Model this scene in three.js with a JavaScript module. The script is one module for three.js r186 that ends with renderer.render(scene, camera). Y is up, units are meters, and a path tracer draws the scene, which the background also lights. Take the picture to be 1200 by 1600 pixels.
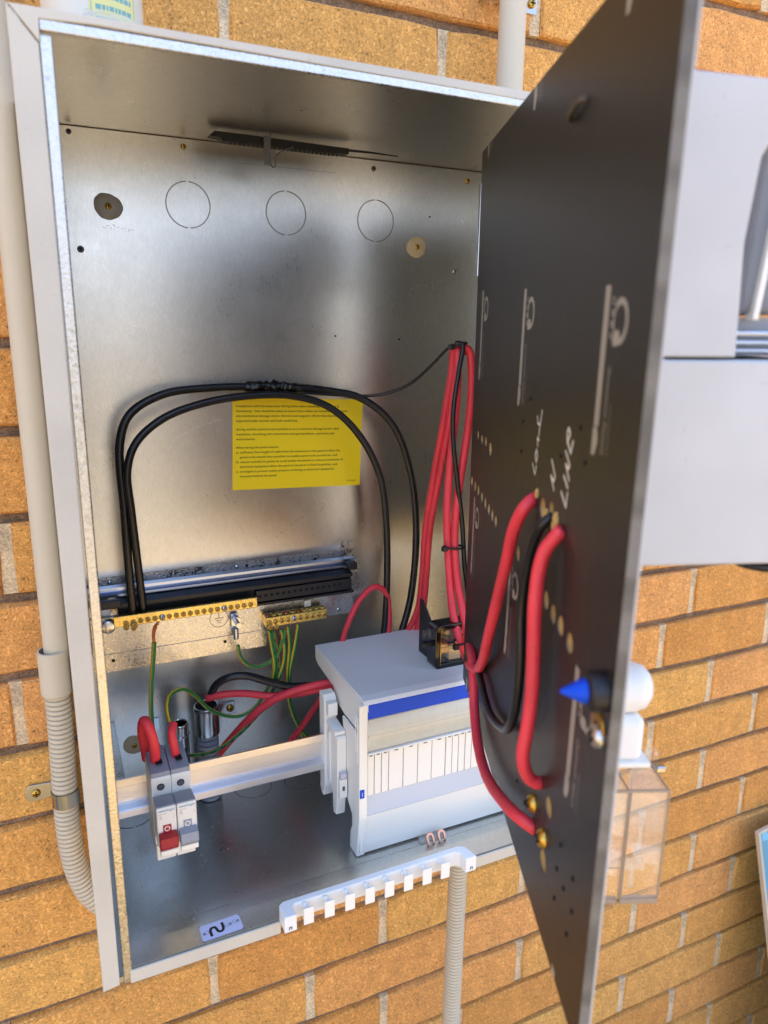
import * as THREE from 'three';
import { RoundedBoxGeometry } from 'three/addons/geometries/RoundedBoxGeometry.js';
import { mergeGeometries, toCreasedNormals } from 'three/addons/utils/BufferGeometryUtils.js';

// ------------------------------------------------------------------ camera, sky, sun, exposure
// wall face is z = 0, x runs along the wall, y is up; the ground lies at y = -0.6
const scene = new THREE.Scene();
const camera = new THREE.PerspectiveCamera(69.66, 768 / 1024, 0.02, 200);
camera.position.set(-0.3794, 0.9482, 0.7919);
{
  const v = new THREE.Vector3(-0.2426, -0.4299, -0.0412), a = v.length();
  camera.quaternion.setFromAxisAngle(v.normalize(), a);
}
camera.focus = 0.78;
camera.userData.fStop = 7;
camera.updateMatrixWorld();

const renderer = new THREE.WebGLRenderer({ antialias: true });
renderer.toneMapping = THREE.LinearToneMapping;
renderer.toneMappingExposure = 3.05;
renderer.shadowMap.enabled = true;

{ // clear-day sky: pale near the horizon, blue overhead, no clouds
  const w = 256, h = 128, d = new Float32Array(w * h * 4);
  for (let j = 0; j < h; j++) for (let i = 0; i < w; i++) {
    const el = ((j + 0.5) / h - 0.5) * Math.PI, t = Math.max(0, Math.sin(el)), k = Math.pow(1 - t, 2.2), o = (j * w + i) * 4;
    d[o] = 0.26 + 0.42 * k; d[o + 1] = 0.41 + 0.31 * k; d[o + 2] = 0.76 + 0.03 * k; d[o + 3] = 1;
  }
  const tex = new THREE.DataTexture(d, w, h, THREE.RGBAFormat, THREE.FloatType);
  tex.mapping = THREE.EquirectangularReflectionMapping; tex.magFilter = tex.minFilter = THREE.LinearFilter; tex.wrapS = THREE.RepeatWrapping; tex.needsUpdate = true;
  scene.background = tex; scene.environment = tex;
}
const sun = new THREE.DirectionalLight(0xfff1dc, 4.2);   // stands behind the house: the wall is in open shade, the ground in front is sunlit
sun.position.set(1.2, 5.2, -2.6); sun.target.position.set(0, 0, 0);
sun.castShadow = true; sun.shadow.mapSize.set(2048, 2048);
Object.assign(sun.shadow.camera, { left: -8, right: 8, top: 8, bottom: -8, near: 0.1, far: 30 });
scene.add(sun, sun.target);

// ------------------------------------------------------------------ helpers
let seed = 7;
const rnd = () => { seed = (seed * 1664525 + 1013904223) >>> 0; return seed / 4294967296; };
const rr = (a, b) => a + (b - a) * rnd();
const hash = (x, y, s) => { let n = Math.imul(x, 374761393) + Math.imul(y, 668265263) + Math.imul(s, 974634777); n = Math.imul(n ^ (n >>> 13), 1274126177); return ((n ^ (n >>> 16)) >>> 0) / 4294967296; };
function vnoise(x, y, per, s) {           // tiling value noise
  const x0 = Math.floor(x), y0 = Math.floor(y), fx = x - x0, fy = y - y0, m = (a) => ((a % per) + per) % per;
  const u = fx * fx * (3 - 2 * fx), v = fy * fy * (3 - 2 * fy);
  const a = hash(m(x0), m(y0), s), b = hash(m(x0 + 1), m(y0), s), c = hash(m(x0), m(y0 + 1), s), d = hash(m(x0 + 1), m(y0 + 1), s);
  return a + (b - a) * u + (c - a) * v + (a - b - c + d) * u * v;
}
function dataTex(n, fn, srgb, m = n) {
  const d = new Uint8Array(n * m * 4);
  for (let j = 0; j < m; j++) for (let i = 0; i < n; i++) {
    const c = fn(i / n, j / m, i, j), o = (j * n + i) * 4;
    if (Array.isArray(c)) { for (let k = 0; k < 3; k++) d[o + k] = Math.max(0, Math.min(255, c[k])); } else d[o] = d[o + 1] = d[o + 2] = Math.max(0, Math.min(255, c));
    d[o + 3] = 255;
  }
  const t = new THREE.DataTexture(d, n, m); t.wrapS = t.wrapT = THREE.RepeatWrapping; t.magFilter = THREE.LinearFilter; t.minFilter = THREE.LinearMipmapLinearFilter; t.generateMipmaps = true;
  if (srgb) t.colorSpace = THREE.SRGBColorSpace;
  t.needsUpdate = true; return t;
}
const rep = (t, rx, ry = rx) => { const c = t.clone(); c.repeat.set(rx, ry); c.needsUpdate = true; return c; };
function canvasTex(w, h, draw) {
  const c = document.createElement('canvas'); c.width = w; c.height = h; draw(c.getContext('2d'), w, h);
  const t = new THREE.CanvasTexture(c); t.colorSpace = THREE.SRGBColorSpace; t.anisotropy = 8; return t;
}
const taken = {};
const numbered = (n) => { const k = taken[n] = (taken[n] ?? -1) + 1; return k ? n + '_' + String(k).padStart(3, '0') : n; };
function thing(name, label, category, pos = [0, 0, 0], group) {
  const g = new THREE.Group(); g.name = numbered(name); g.position.set(...pos); g.userData = { label, category };
  if (group) g.userData.group = group;
  scene.add(g); return g;
}
// a part written in world coordinates, hung under an unturned thing
function part(t, name, geo, mat, label) {
  const g = geo.clone(), p = new THREE.Vector3(); let o = t; while (o && o !== scene) { p.add(o.position); o = o.parent; }
  g.translate(-p.x, -p.y, -p.z);
  return loc(t, name, g, mat, label);
}
function loc(t, name, geo, mat, label) {  // a part written in its parent's own coordinates
  const m = new THREE.Mesh(geo, mat); m.name = name; m.castShadow = m.receiveShadow = true; if (label) m.userData.label = label; t.add(m); return m;
}
function put(t, name, geo, mat, x, y, z, rx = 0, ry = 0, rz = 0) { // shared geometry at a world place under an unturned thing
  const m = loc(t, name, geo, mat), p = new THREE.Vector3(); let o = t; while (o && o !== scene) { p.add(o.position); o = o.parent; }
  m.position.set(x - p.x, y - p.y, z - p.z); m.rotation.set(rx, ry, rz); return m;
}
function single(name, geo, mat, label, category, group) {
  geo.computeBoundingBox(); const c = geo.boundingBox.getCenter(new THREE.Vector3()); c.y = geo.boundingBox.min.y; geo.translate(-c.x, -c.y, -c.z);
  const m = new THREE.Mesh(geo, mat); m.name = numbered(name); m.position.copy(c); m.castShadow = m.receiveShadow = true; m.userData = { label, category };
  if (group) m.userData.group = group;
  scene.add(m); return m;
}
function box(x0, x1, y0, y1, z0, z1, r = 0.0006) {
  const w = x1 - x0, h = y1 - y0, d = z1 - z0, g = r ? new RoundedBoxGeometry(w, h, d, 1, Math.min(r, w / 2.1, h / 2.1, d / 2.1)) : new THREE.BoxGeometry(w, h, d);
  uvMetres(g.toNonIndexed ? g : g); g.translate((x0 + x1) / 2, (y0 + y1) / 2, (z0 + z1) / 2); return g;
}
function uvMetres(g) {                     // box-mapped uv in metres
  const p = g.attributes.position, n = g.attributes.normal, uv = new Float32Array(p.count * 2);
  for (let i = 0; i < p.count; i++) {
    const ax = Math.abs(n.getX(i)), ay = Math.abs(n.getY(i)), az = Math.abs(n.getZ(i));
    uv[i * 2] = ax > ay && ax > az ? p.getZ(i) : p.getX(i); uv[i * 2 + 1] = ay > ax && ay >= az ? p.getZ(i) : p.getY(i);
  }
  g.setAttribute('uv', new THREE.BufferAttribute(uv, 2)); return g;
}
// outline in the (z, y) plane drawn out along x
function prism(pts, x0, x1, bevel = 0) {
  const s = new THREE.Shape(pts.map(([z, y]) => new THREE.Vector2(-z, y)));
  const g = new THREE.ExtrudeGeometry(s, { depth: x1 - x0 - 2 * bevel, bevelEnabled: bevel > 0, bevelSize: bevel, bevelThickness: bevel, bevelOffset: -bevel, bevelSegments: 1 });
  g.rotateY(Math.PI / 2); g.translate(x0 + bevel, 0, 0); return uvMetres(g);
}
const V = (a) => new THREE.Vector3(a[0], a[1], a[2]);
const curveOf = (pts) => new THREE.CatmullRomCurve3(pts.map(V), false, 'centripetal');
function sweep(curve, n, rad, rf, caps = true) {
  const f = curve.computeFrenetFrames(n, false), pos = [], uv = [], idx = [], len = curve.getLength();
  for (let i = 0; i <= n; i++) {
    const c = curve.getPointAt(i / n), r = typeof rf === 'function' ? rf(i / n, i / n * len) : rf;
    for (let j = 0; j <= rad; j++) {
      const a = j / rad * Math.PI * 2, q = Math.cos(a), s = Math.sin(a), N = f.normals[i], B = f.binormals[i], k = typeof r === 'number' ? r : r(a);
      pos.push(c.x + k * (q * N.x + s * B.x), c.y + k * (q * N.y + s * B.y), c.z + k * (q * N.z + s * B.z)); uv.push(i / n * len, j / rad);
    }
  }
  for (let i = 0; i < n; i++) for (let j = 0; j < rad; j++) { const a = i * (rad + 1) + j, b = a + rad + 1; idx.push(a, a + 1, b, b, a + 1, b + 1); }
  if (caps) for (const e of [0, n]) {
    const c = curve.getPointAt(e / n), k = pos.length / 3; pos.push(c.x, c.y, c.z); uv.push(0, 0.5);
    for (let j = 0; j < rad; j++) { const a = e * (rad + 1) + j; if (e) idx.push(k, a, a + 1); else idx.push(k, a + 1, a); }
  }
  const g = new THREE.BufferGeometry(); g.setAttribute('position', new THREE.Float32BufferAttribute(pos, 3)); g.setAttribute('uv', new THREE.Float32BufferAttribute(uv, 2)); g.setIndex(idx); g.computeVertexNormals(); return g;
}
const lathe = (pts, n = 20) => new THREE.LatheGeometry(pts.map(([r, y]) => new THREE.Vector2(r, y)), n);
const cyl = (r0, r1, h, n = 20) => new THREE.CylinderGeometry(r0, r1, h, n);
const std = (o) => new THREE.MeshStandardMaterial(o);
const phy = (o) => new THREE.MeshPhysicalMaterial(o);
const lin = (r, g, b) => new THREE.Color().setRGB(r, g, b);

// ------------------------------------------------------------------ textures and materials
const brickMap = dataTex(1024, (u, v) => {
  const f = vnoise(u * 256, v * 256, 256, 1), f2 = vnoise(u * 420, v * 420, 420, 2), c = vnoise(u * 12, v * 12, 12, 3), c2 = vnoise(u * 40, v * 40, 40, 4);
  const f3 = vnoise(u * 128, v * 128, 128, 8); let k = 0.95 + 0.17 * (f - 0.5) + 0.15 * (f3 - 0.5) + 0.10 * (f2 - 0.5) + 0.07 * (c - 0.5) + 0.05 * (c2 - 0.5); let r = 228 * k, g = 167 * k, b = 88 * k;
  if (f3 > 0.85) { r += 16; g += 18; b += 20; } if (f3 < 0.13 && f < 0.5) { r *= 0.80; g *= 0.75; b *= 0.70; }
  return [r, g, b];
}, true);
const brickBump = dataTex(1024, (u, v) => 255 * (0.45 * vnoise(u * 300, v * 300, 300, 5) + 0.35 * vnoise(u * 110, v * 110, 110, 6) + 0.2 * vnoise(u * 20, v * 20, 20, 7)));
const brickMats = [[1, 1, 1], [0.96, 0.94, 0.90], [1.0, 0.93, 0.98], [0.90, 0.82, 0.74], [1.0, 1.04, 1.0], [1.02, 0.96, 1.10], [0.95, 0.88, 0.82]].map(([r, g, b]) =>
  std({ color: lin(r, g, b), map: rep(brickMap, 4), bumpMap: rep(brickBump, 4), bumpScale: 0.0012, roughness: 0.93 }));
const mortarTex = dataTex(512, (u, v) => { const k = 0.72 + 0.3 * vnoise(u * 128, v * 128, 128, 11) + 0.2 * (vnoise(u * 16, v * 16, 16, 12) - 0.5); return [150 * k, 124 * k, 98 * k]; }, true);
const mortarBump = dataTex(512, (u, v) => 255 * (0.6 * vnoise(u * 140, v * 140, 140, 13) + 0.4 * vnoise(u * 40, v * 40, 40, 14)));
const M = {
  mortarPale: std({ map: rep(dataTex(512, (u, v) => { const k = 0.80 + 0.24 * vnoise(u * 128, v * 128, 128, 15) + 0.2 * (vnoise(u * 16, v * 16, 16, 16) - 0.5); return [228 * k, 203 * k, 162 * k]; }, true), 5), bumpMap: rep(mortarBump, 5), bumpScale: 0.0012, roughness: 0.98 }),
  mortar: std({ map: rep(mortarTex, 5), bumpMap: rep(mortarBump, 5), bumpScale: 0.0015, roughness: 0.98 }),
};
// cold-rolled galvanised sheet: fine rolling grain, cloudy gloss
const sheetRough = dataTex(512, (u, v) => 255 * (0.26 + 0.03 * vnoise(u * 8, v * 8, 8, 21) + 0.02 * vnoise(u * 200, v * 30, 200, 22) + 0.02 * vnoise(u * 60, v * 60, 60, 23)));
const sheetMap = dataTex(512, (u, v) => { const k = 0.93 + 0.05 * vnoise(u * 256, v * 64, 256, 24) + 0.02 * vnoise(u * 30, v * 30, 30, 25); return [214 * k, 213 * k, 206 * k]; }, true);
const sheetBump = dataTex(512, (u, v) => 255 * (0.6 * vnoise(u * 24, v * 24, 24, 26) + 0.4 * vnoise(u * 250, v * 250, 250, 27)));
M.sheet = std({ color: 0xffffff, map: rep(sheetMap, 5), metalness: 1, roughness: 1, roughnessMap: rep(sheetRough, 5) });
M.floor = M.sheet.clone(); M.floor.roughnessMap = rep(dataTex(512, (u, v) => 255 * (0.26 + 0.05 * vnoise(u * 8, v * 8, 8, 28) + 0.04 * vnoise(u * 60, v * 60, 60, 29))), 5);
// spangled hot-dip zinc with white and dark oxide flecks
const spanCell = (u, v, n, s) => { let best = 9, id = 0; const x = u * n, y = v * n, xi = Math.floor(x), yi = Math.floor(y); for (let j = -1; j <= 1; j++) for (let i = -1; i <= 1; i++) { const cx = ((xi + i) % n + n) % n, cy = ((yi + j) % n + n) % n, dx = xi + i + hash(cx, cy, s) - x, dy = yi + j + hash(cx, cy, s + 1) - y, d = dx * dx + dy * dy; if (d < best) { best = d; id = hash(cx, cy, s + 2); } } return id; };
const spanId = new Float32Array(512 * 512); for (let j = 0; j < 512; j++) for (let i = 0; i < 512; i++) spanId[j * 512 + i] = spanCell(i / 512, j / 512, 120, 31);
const spanMap = dataTex(512, (u, v, i, j) => { const f = vnoise(u * 128, v * 128, 128, 34); let k = 0.90 + 0.10 * spanId[j * 512 + i] + 0.05 * (f - 0.5); if (f > 0.88) k *= 0.90; return [214 * k, 213 * k, 208 * k]; }, true);
const spanRough = dataTex(512, (u, v, i, j) => 255 * (0.20 + 0.16 * spanId[j * 512 + i] + 0.10 * vnoise(u * 128, v * 128, 128, 34)));
const spanBump = dataTex(512, (u, v, i, j) => 255 * (0.6 * spanId[j * 512 + i] + 0.4 * vnoise(u * 200, v * 200, 200, 35)));
M.zinc = std({ map: rep(spanMap, 5), metalness: 1, roughness: 1, roughnessMap: rep(spanRough, 5), bumpMap: rep(spanBump, 5), bumpScale: 0.00012 });
M.oxide = std({ map: rep(dataTex(512, (u, v) => { const f = vnoise(u * 150, v * 150, 150, 36), c = vnoise(u * 40, v * 40, 40, 37); const q = f * 0.7 + c * 0.5; let k = 0.97; if (q > 0.86) k = 0.45; else if (q > 0.76) k = 0.72; else if (q > 0.66) k = 0.88; return [222 * k, 214 * k, 200 * k]; }, true), 4), metalness: 0.95, roughness: 0.34, bumpMap: rep(spanBump, 5), bumpScale: 0.0003 });
const grime = dataTex(512, (u, v) => 255 * (0.40 + 0.16 * vnoise(u * 60, v * 60, 60, 41) + 0.10 * vnoise(u * 6, v * 6, 6, 42)));
const paintMap = dataTex(512, (u, v) => { const k = 0.95 + 0.05 * vnoise(u * 10, v * 10, 10, 43) - (vnoise(u * 150, v * 150, 150, 44) > 0.95 ? 0.05 : 0); return [206 * k, 199 * k, 183 * k]; }, true);
const paintBump = dataTex(256, (u, v) => 255 * vnoise(u * 100, v * 100, 100, 45));
M.paint = std({ map: rep(paintMap, 3), roughness: 1, roughnessMap: rep(grime, 3), bumpMap: rep(paintBump, 12), bumpScale: 0.00012 });
M.pvc = std({ color: 0xcfc3a9, roughness: 0.55, roughnessMap: rep(grime, 4), bumpMap: rep(paintBump, 6), bumpScale: 0.0001 }); M.pvc.roughness = 1;
M.brassDark = std({ color: 0x8a6a24, metalness: 1, roughness: 0.4 });
M.clearBox = phy({ color: 0xffffff, transmission: 0.97, thickness: 0, roughness: 0.05, ior: 1.5 });
M.clearEdge = phy({ color: 0xcbbfae, transmission: 0.6, thickness: 0, roughness: 0.25, ior: 1.49 });
M.white = std({ color: 0xefece1, roughness: 0.42 });
M.whiteCool = std({ color: 0xebebe6, roughness: 0.38 });
M.meter = std({ color: 0xc6c6c4, map: rep(dataTex(256, (u, v) => { const k = 0.97 + 0.03 * vnoise(u * 8, v * 8, 8, 46) - (vnoise(u * 60, v * 60, 60, 47) > 0.975 ? 0.06 : 0); return [255 * k, 255 * k, 255 * k]; }, true), 6), roughness: 0.5 });
M.grey = std({ color: 0x9498a0, roughness: 0.45 });
M.darkGrey = std({ color: 0x55585c, roughness: 0.6 });
M.black = std({ color: 0x17171a, roughness: 0.45 });
M.jet = std({ color: 0x080808, roughness: 0.55 });
M.blackGloss = std({ color: 0x0c0b0c, roughness: 0.16 });
M.blackCable = std({ color: 0x141416, roughness: 0.34 });
M.tape = std({ color: 0x0e0e10, roughness: 0.28 });
M.hole = std({ color: 0x0b0a09, roughness: 0.9 });
const cableBump = dataTex(256, (u, v) => 255 * (0.7 * vnoise(u * 16, v * 16, 16, 48) + 0.3 * vnoise(u * 90, v * 90, 90, 49)));
M.red = std({ color: 0xf2414d, roughness: 0.5, map: rep(dataTex(256, (u, v) => { const k = 0.90 + 0.10 * vnoise(u * 12, v * 4, 12, 55) - (vnoise(u * 50, v * 12, 50, 56) > 0.92 ? 0.06 : 0); return [255 * k, 250 * k, 248 * k]; }, true), 5, 1), bumpMap: rep(cableBump, 8, 1), bumpScale: 0.0003 });
M.redToggle = std({ color: 0xa3161f, roughness: 0.38 });
const stripe = (marks) => dataTex(256, (u, v) => { const y = v > 0.06 && v < 0.30 || v > 0.56 && v < 0.74; let c = y ? [214, 176, 30] : [26, 118, 62]; const k = 0.92 + 0.12 * vnoise(u * 40, v * 20, 40, 51); if (marks && (v > 0.40 && v < 0.56 || v > 0.86) && (u * 14) % 1 < 0.42) c = [16, 16, 14]; return c.map((x) => x * k); }, true);
M.earth = std({ map: rep(stripe(false), 6, 1), roughness: 0.4 });
M.earthMark = std({ map: rep(stripe(true), 6, 1), roughness: 0.4 });
M.brass = std({ color: 0xe9cb78, metalness: 1, roughness: 0.24, bumpMap: rep(paintBump, 20), bumpScale: 0.0002 });
M.groove = std({ color: 0x8c8a82, metalness: 0.8, roughness: 0.5 });
M.copper = std({ color: 0xb87455, metalness: 1, roughness: 0.35 });
M.tinCopper = std({ color: 0xdba58e, metalness: 1, roughness: 0.32 });
M.steel = std({ color: 0xc4c6c8, metalness: 1, roughness: 0.22 });
M.chrome = std({ color: 0xb4b5b4, metalness: 1, roughness: 0.16 });
M.passivated = std({ color: 0xc9a24a, metalness: 1, roughness: 0.3 });
M.blueZinc = std({ color: 0xb9c6dd, metalness: 1, roughness: 0.28 });
M.alu = std({ color: 0xe2e2e4, metalness: 1, roughness: 0.42, roughnessMap: rep(dataTex(256, (u, v) => 255 * (0.75 + 0.25 * vnoise(u * 8, v * 200, 200, 52)), false), 6) });
M.blue = phy({ color: 0x0648c4, roughness: 0.34, specularIntensity: 0.5 });
M.yellowSticker = null;
M.clear = phy({ color: 0xffffff, transmission: 1, thickness: 0, roughness: 0.06, ior: 1.49 });
M.clearHazy = phy({ color: 0xf6f6f2, transmission: 0.85, thickness: 0, roughness: 0.22, ior: 1.49 });
M.sealDark = std({ color: 0x8b877d, roughness: 0.35, bumpMap: rep(paintBump, 30), bumpScale: 0.00008 });
M.sealPale = std({ color: 0xc4b491, roughness: 0.6, bumpMap: rep(paintBump, 30), bumpScale: 0.00008 });
M.tan = std({ color: 0xc09a58, roughness: 0.8 });
M.edge = std({ color: 0x76726b, roughness: 0.6, bumpMap: rep(paintBump, 12), bumpScale: 0.0005, map: rep(dataTex(256, (u, v) => { const k = 0.75 + 0.35 * vnoise(u * 30, v * 6, 30, 53); return [255 * k, 252 * k, 246 * k]; }, true), 4) });

// ------------------------------------------------------------------ the ground
{
  const gm = std({ map: rep(dataTex(512, (u, v) => { const k = 0.86 + 0.16 * vnoise(u * 160, v * 160, 160, 61) + 0.18 * (vnoise(u * 10, v * 10, 10, 62) - 0.5); return [158 * k, 152 * k, 142 * k]; }, true), 0.6), roughness: 0.95 });
  const g = new THREE.PlaneGeometry(120, 120); g.rotateX(-Math.PI / 2); const uv = g.attributes.uv; for (let i = 0; i < uv.count; i++) uv.setXY(i, uv.getX(i) * 120, uv.getY(i) * 120);
  const m = new THREE.Mesh(g, gm); m.name = 'ground'; m.position.set(0, -0.6, 0); m.receiveShadow = true; m.userData = { kind: 'structure', label: 'grey paved ground in front of the brick wall' }; scene.add(m);
  const pm = std({ map: rep(dataTex(512, (u, v) => { const k = 0.86 + 0.16 * vnoise(u * 160, v * 160, 160, 63) + 0.18 * (vnoise(u * 10, v * 10, 10, 64) - 0.5); return [224 * k, 184 * k, 116 * k]; }, true), 0.6), roughness: 0.95 });
  const q = box(-9, 9, -0.6, -0.585, 0.6, 3.1, 0), pth = new THREE.Mesh(q.translate(0, 0.6, 0), pm); pth.name = 'path'; pth.position.set(0, -0.6, 0); pth.castShadow = pth.receiveShadow = true; pth.userData = { kind: 'structure', label: 'sandy yellow path along the wall' }; scene.add(pth);
}
// a sheet fence across the yard, out of frame but mirrored in the zinc
{
  const t = thing('fence', 'grey beige sheet metal fence across the yard, opposite the brick wall', 'fence', [0, -0.6, 6.5]), fm = std({ color: 0x9c9486, roughness: 0.6 });
  for (let i = 0; i < 8; i++) { const x = -10 + i * 2.5, pts = []; for (let k = 0; k <= 20; k++) pts.push([x + 0.03 + k * 0.122, 6.5 + (k % 2 ? 0.015 : -0.015)]); const s = new THREE.Shape([...pts.map(([a, b]) => new THREE.Vector2(a, -b)), ...pts.reverse().map(([a, b]) => new THREE.Vector2(a, -b - 0.004))]); const g = new THREE.ExtrudeGeometry(s, { depth: 1.75, bevelEnabled: false }); g.rotateX(-Math.PI / 2); g.translate(0, -0.57, 0); part(t, 'panel', uvMetres(g), fm); }
  for (let i = 0; i <= 8; i++) part(t, 'post', box(-10 + i * 2.5 - 0.03, -10 + i * 2.5 + 0.03, -0.6, 1.2, 6.47, 6.53, 0.004), fm);
}
// ------------------------------------------------------------------ the brick wall
{
  const wall = thing('brick_wall', 'tan orange face brick wall in stretcher bond behind everything', 'wall', [0, -0.6, 0]);
  const RH = 0.0847, BL = 0.2292, JT = 0.0102, BHH = RH - JT;
  // a brick: softly worn outline, arrises rounded back into the raked joint
  function brickGeo(len, k) {
    const w = len / 2, h = BHH / 2, out = [], nL = len > 0.15 ? 6 : 4, j = () => rr(-0.0008, 0.0008);
    for (let i = 0; i <= nL; i++) out.push([-w + len * i / nL, -h]); for (let i = 1; i <= 2; i++) out.push([w, -h + BHH * i / 2]);
    for (let i = 1; i <= nL; i++) out.push([w - len * i / nL, h]); out.push([-w, 0]);
    const n = out.length, P = [[0, 0, 0]], cor = (x, y) => Math.abs(Math.abs(x) - w) < 1e-6 && Math.abs(Math.abs(y) - h) < 1e-6;
    const o1 = out.map(([x, y]) => { const c = cor(x, y) ? 0.0016 : 0; return [x - Math.sign(x) * c + j(), y - Math.sign(y) * c + j()]; });
    for (const [x, y] of o1) P.push([x - Math.sign(x) * Math.min(0.0026, Math.abs(x)) * (Math.abs(Math.abs(x) - w) < 0.004 ? 1 : 0) + 0, y - Math.sign(y) * 0.0024 * (Math.abs(Math.abs(y) - h) < 0.004 ? 1 : 0), rr(-0.0003, 0.0003)]);
    for (const [x, y] of o1) P.push([x, y, -0.0028 + rr(-0.0006, 0.0006)]);
    for (const [x, y] of o1) P.push([x, y, -0.016]);
    const idx = [];
    for (let i = 0; i < n; i++) { const a = 1 + i, b = 1 + (i + 1) % n; idx.push(0, a, b); for (let q = 0; q < 2; q++) { const c = a + n * q, d = b + n * q; idx.push(c, c + n, d, d, c + n, d + n); } }
    let g = new THREE.BufferGeometry(); g.setAttribute('position', new THREE.Float32BufferAttribute(P.flat(), 3)); g.setIndex(idx); g = toCreasedNormals(g, 0.7); uvMetres(g);
    const uv = g.attributes.uv, ou = rnd(), ov = rnd(); for (let i = 0; i < uv.count; i++) uv.setXY(i, uv.getX(i) + ou, uv.getY(i) + ov);
    return g;
  }
  const variants = []; for (let i = 0; i < 14; i++) variants.push(brickGeo(BL, i));
  const off = { '-16': 0.171, '-15': 0.053, '-7': 0.048, '-6': 0.234, '-5': 0.112, '-4': 0.232, '-3': 0.121, '-2': 0.234, '-1': 0.124, '0': 0.238, '1': 0.128, '2': 0.230, '3': 0.121 };
  const rest = [], perps = [];
  for (let r = -37; r <= 7; r++) {
    const y0 = -(r + 1) * RH, cy = y0 + RH / 2; if (y0 < -0.62) continue;
    const o = off[r] ?? ((r & 1) ? (r < -7 ? 0.054 : 0.122) : (r < -7 ? 0.174 : 0.233));
    for (let k = -14; k <= 19; k++) {
      const x0 = k * 0.24 + o, cx = x0 + 0.12 + rr(-0.001, 0.001);
      if (cx < -3.2 || cx > 4.6) continue;
      perps.push([x0, cy]);
      if (cx > -0.2 && cx < -0.04 && cy > 0.52 && cy < 1.0) continue;               // wholly behind the steel box
      const near = cx > -0.95 && cx < 1.2 && cy > -0.62 && cy < 1.5;
      const vi = Math.floor(rnd() * variants.length), dz = rr(-0.0012, 0.0008), ry = rr(-0.004, 0.004);
      if (near) { const m = loc(wall, 'brick', variants[vi], brickMats[Math.floor(rnd() * brickMats.length)]); m.position.set(cx, cy + 0.6, dz); m.rotation.y = ry; }
      else { const g = variants[vi].clone(); g.translate(cx, cy + 0.6, dz); rest.push(g); }
    }
  }
  const rm = loc(wall, 'far_bricks', mergeGeometries(rest), brickMats[0]); rm.userData.kind = 'stuff';
  // mortar: beds raked back, perpends struck nearly flush
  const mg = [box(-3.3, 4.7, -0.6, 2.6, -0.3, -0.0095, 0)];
  for (const [x, y] of perps) mg.push(box(x - 0.0068, x + 0.0068, y - BHH / 2 + 0.001, y + BHH / 2 - 0.001, -0.012, -0.0030 + rr(-0.0008, 0.0008), 0));
  part(wall, 'mortar', mg[0], M.mortar, 'brown raked bed joints'); part(wall, 'mortar', mergeGeometries(mg.slice(1).map((g) => g.index ? g.toNonIndexed() : g)), M.mortarPale, 'paler upright joints');
}
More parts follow.
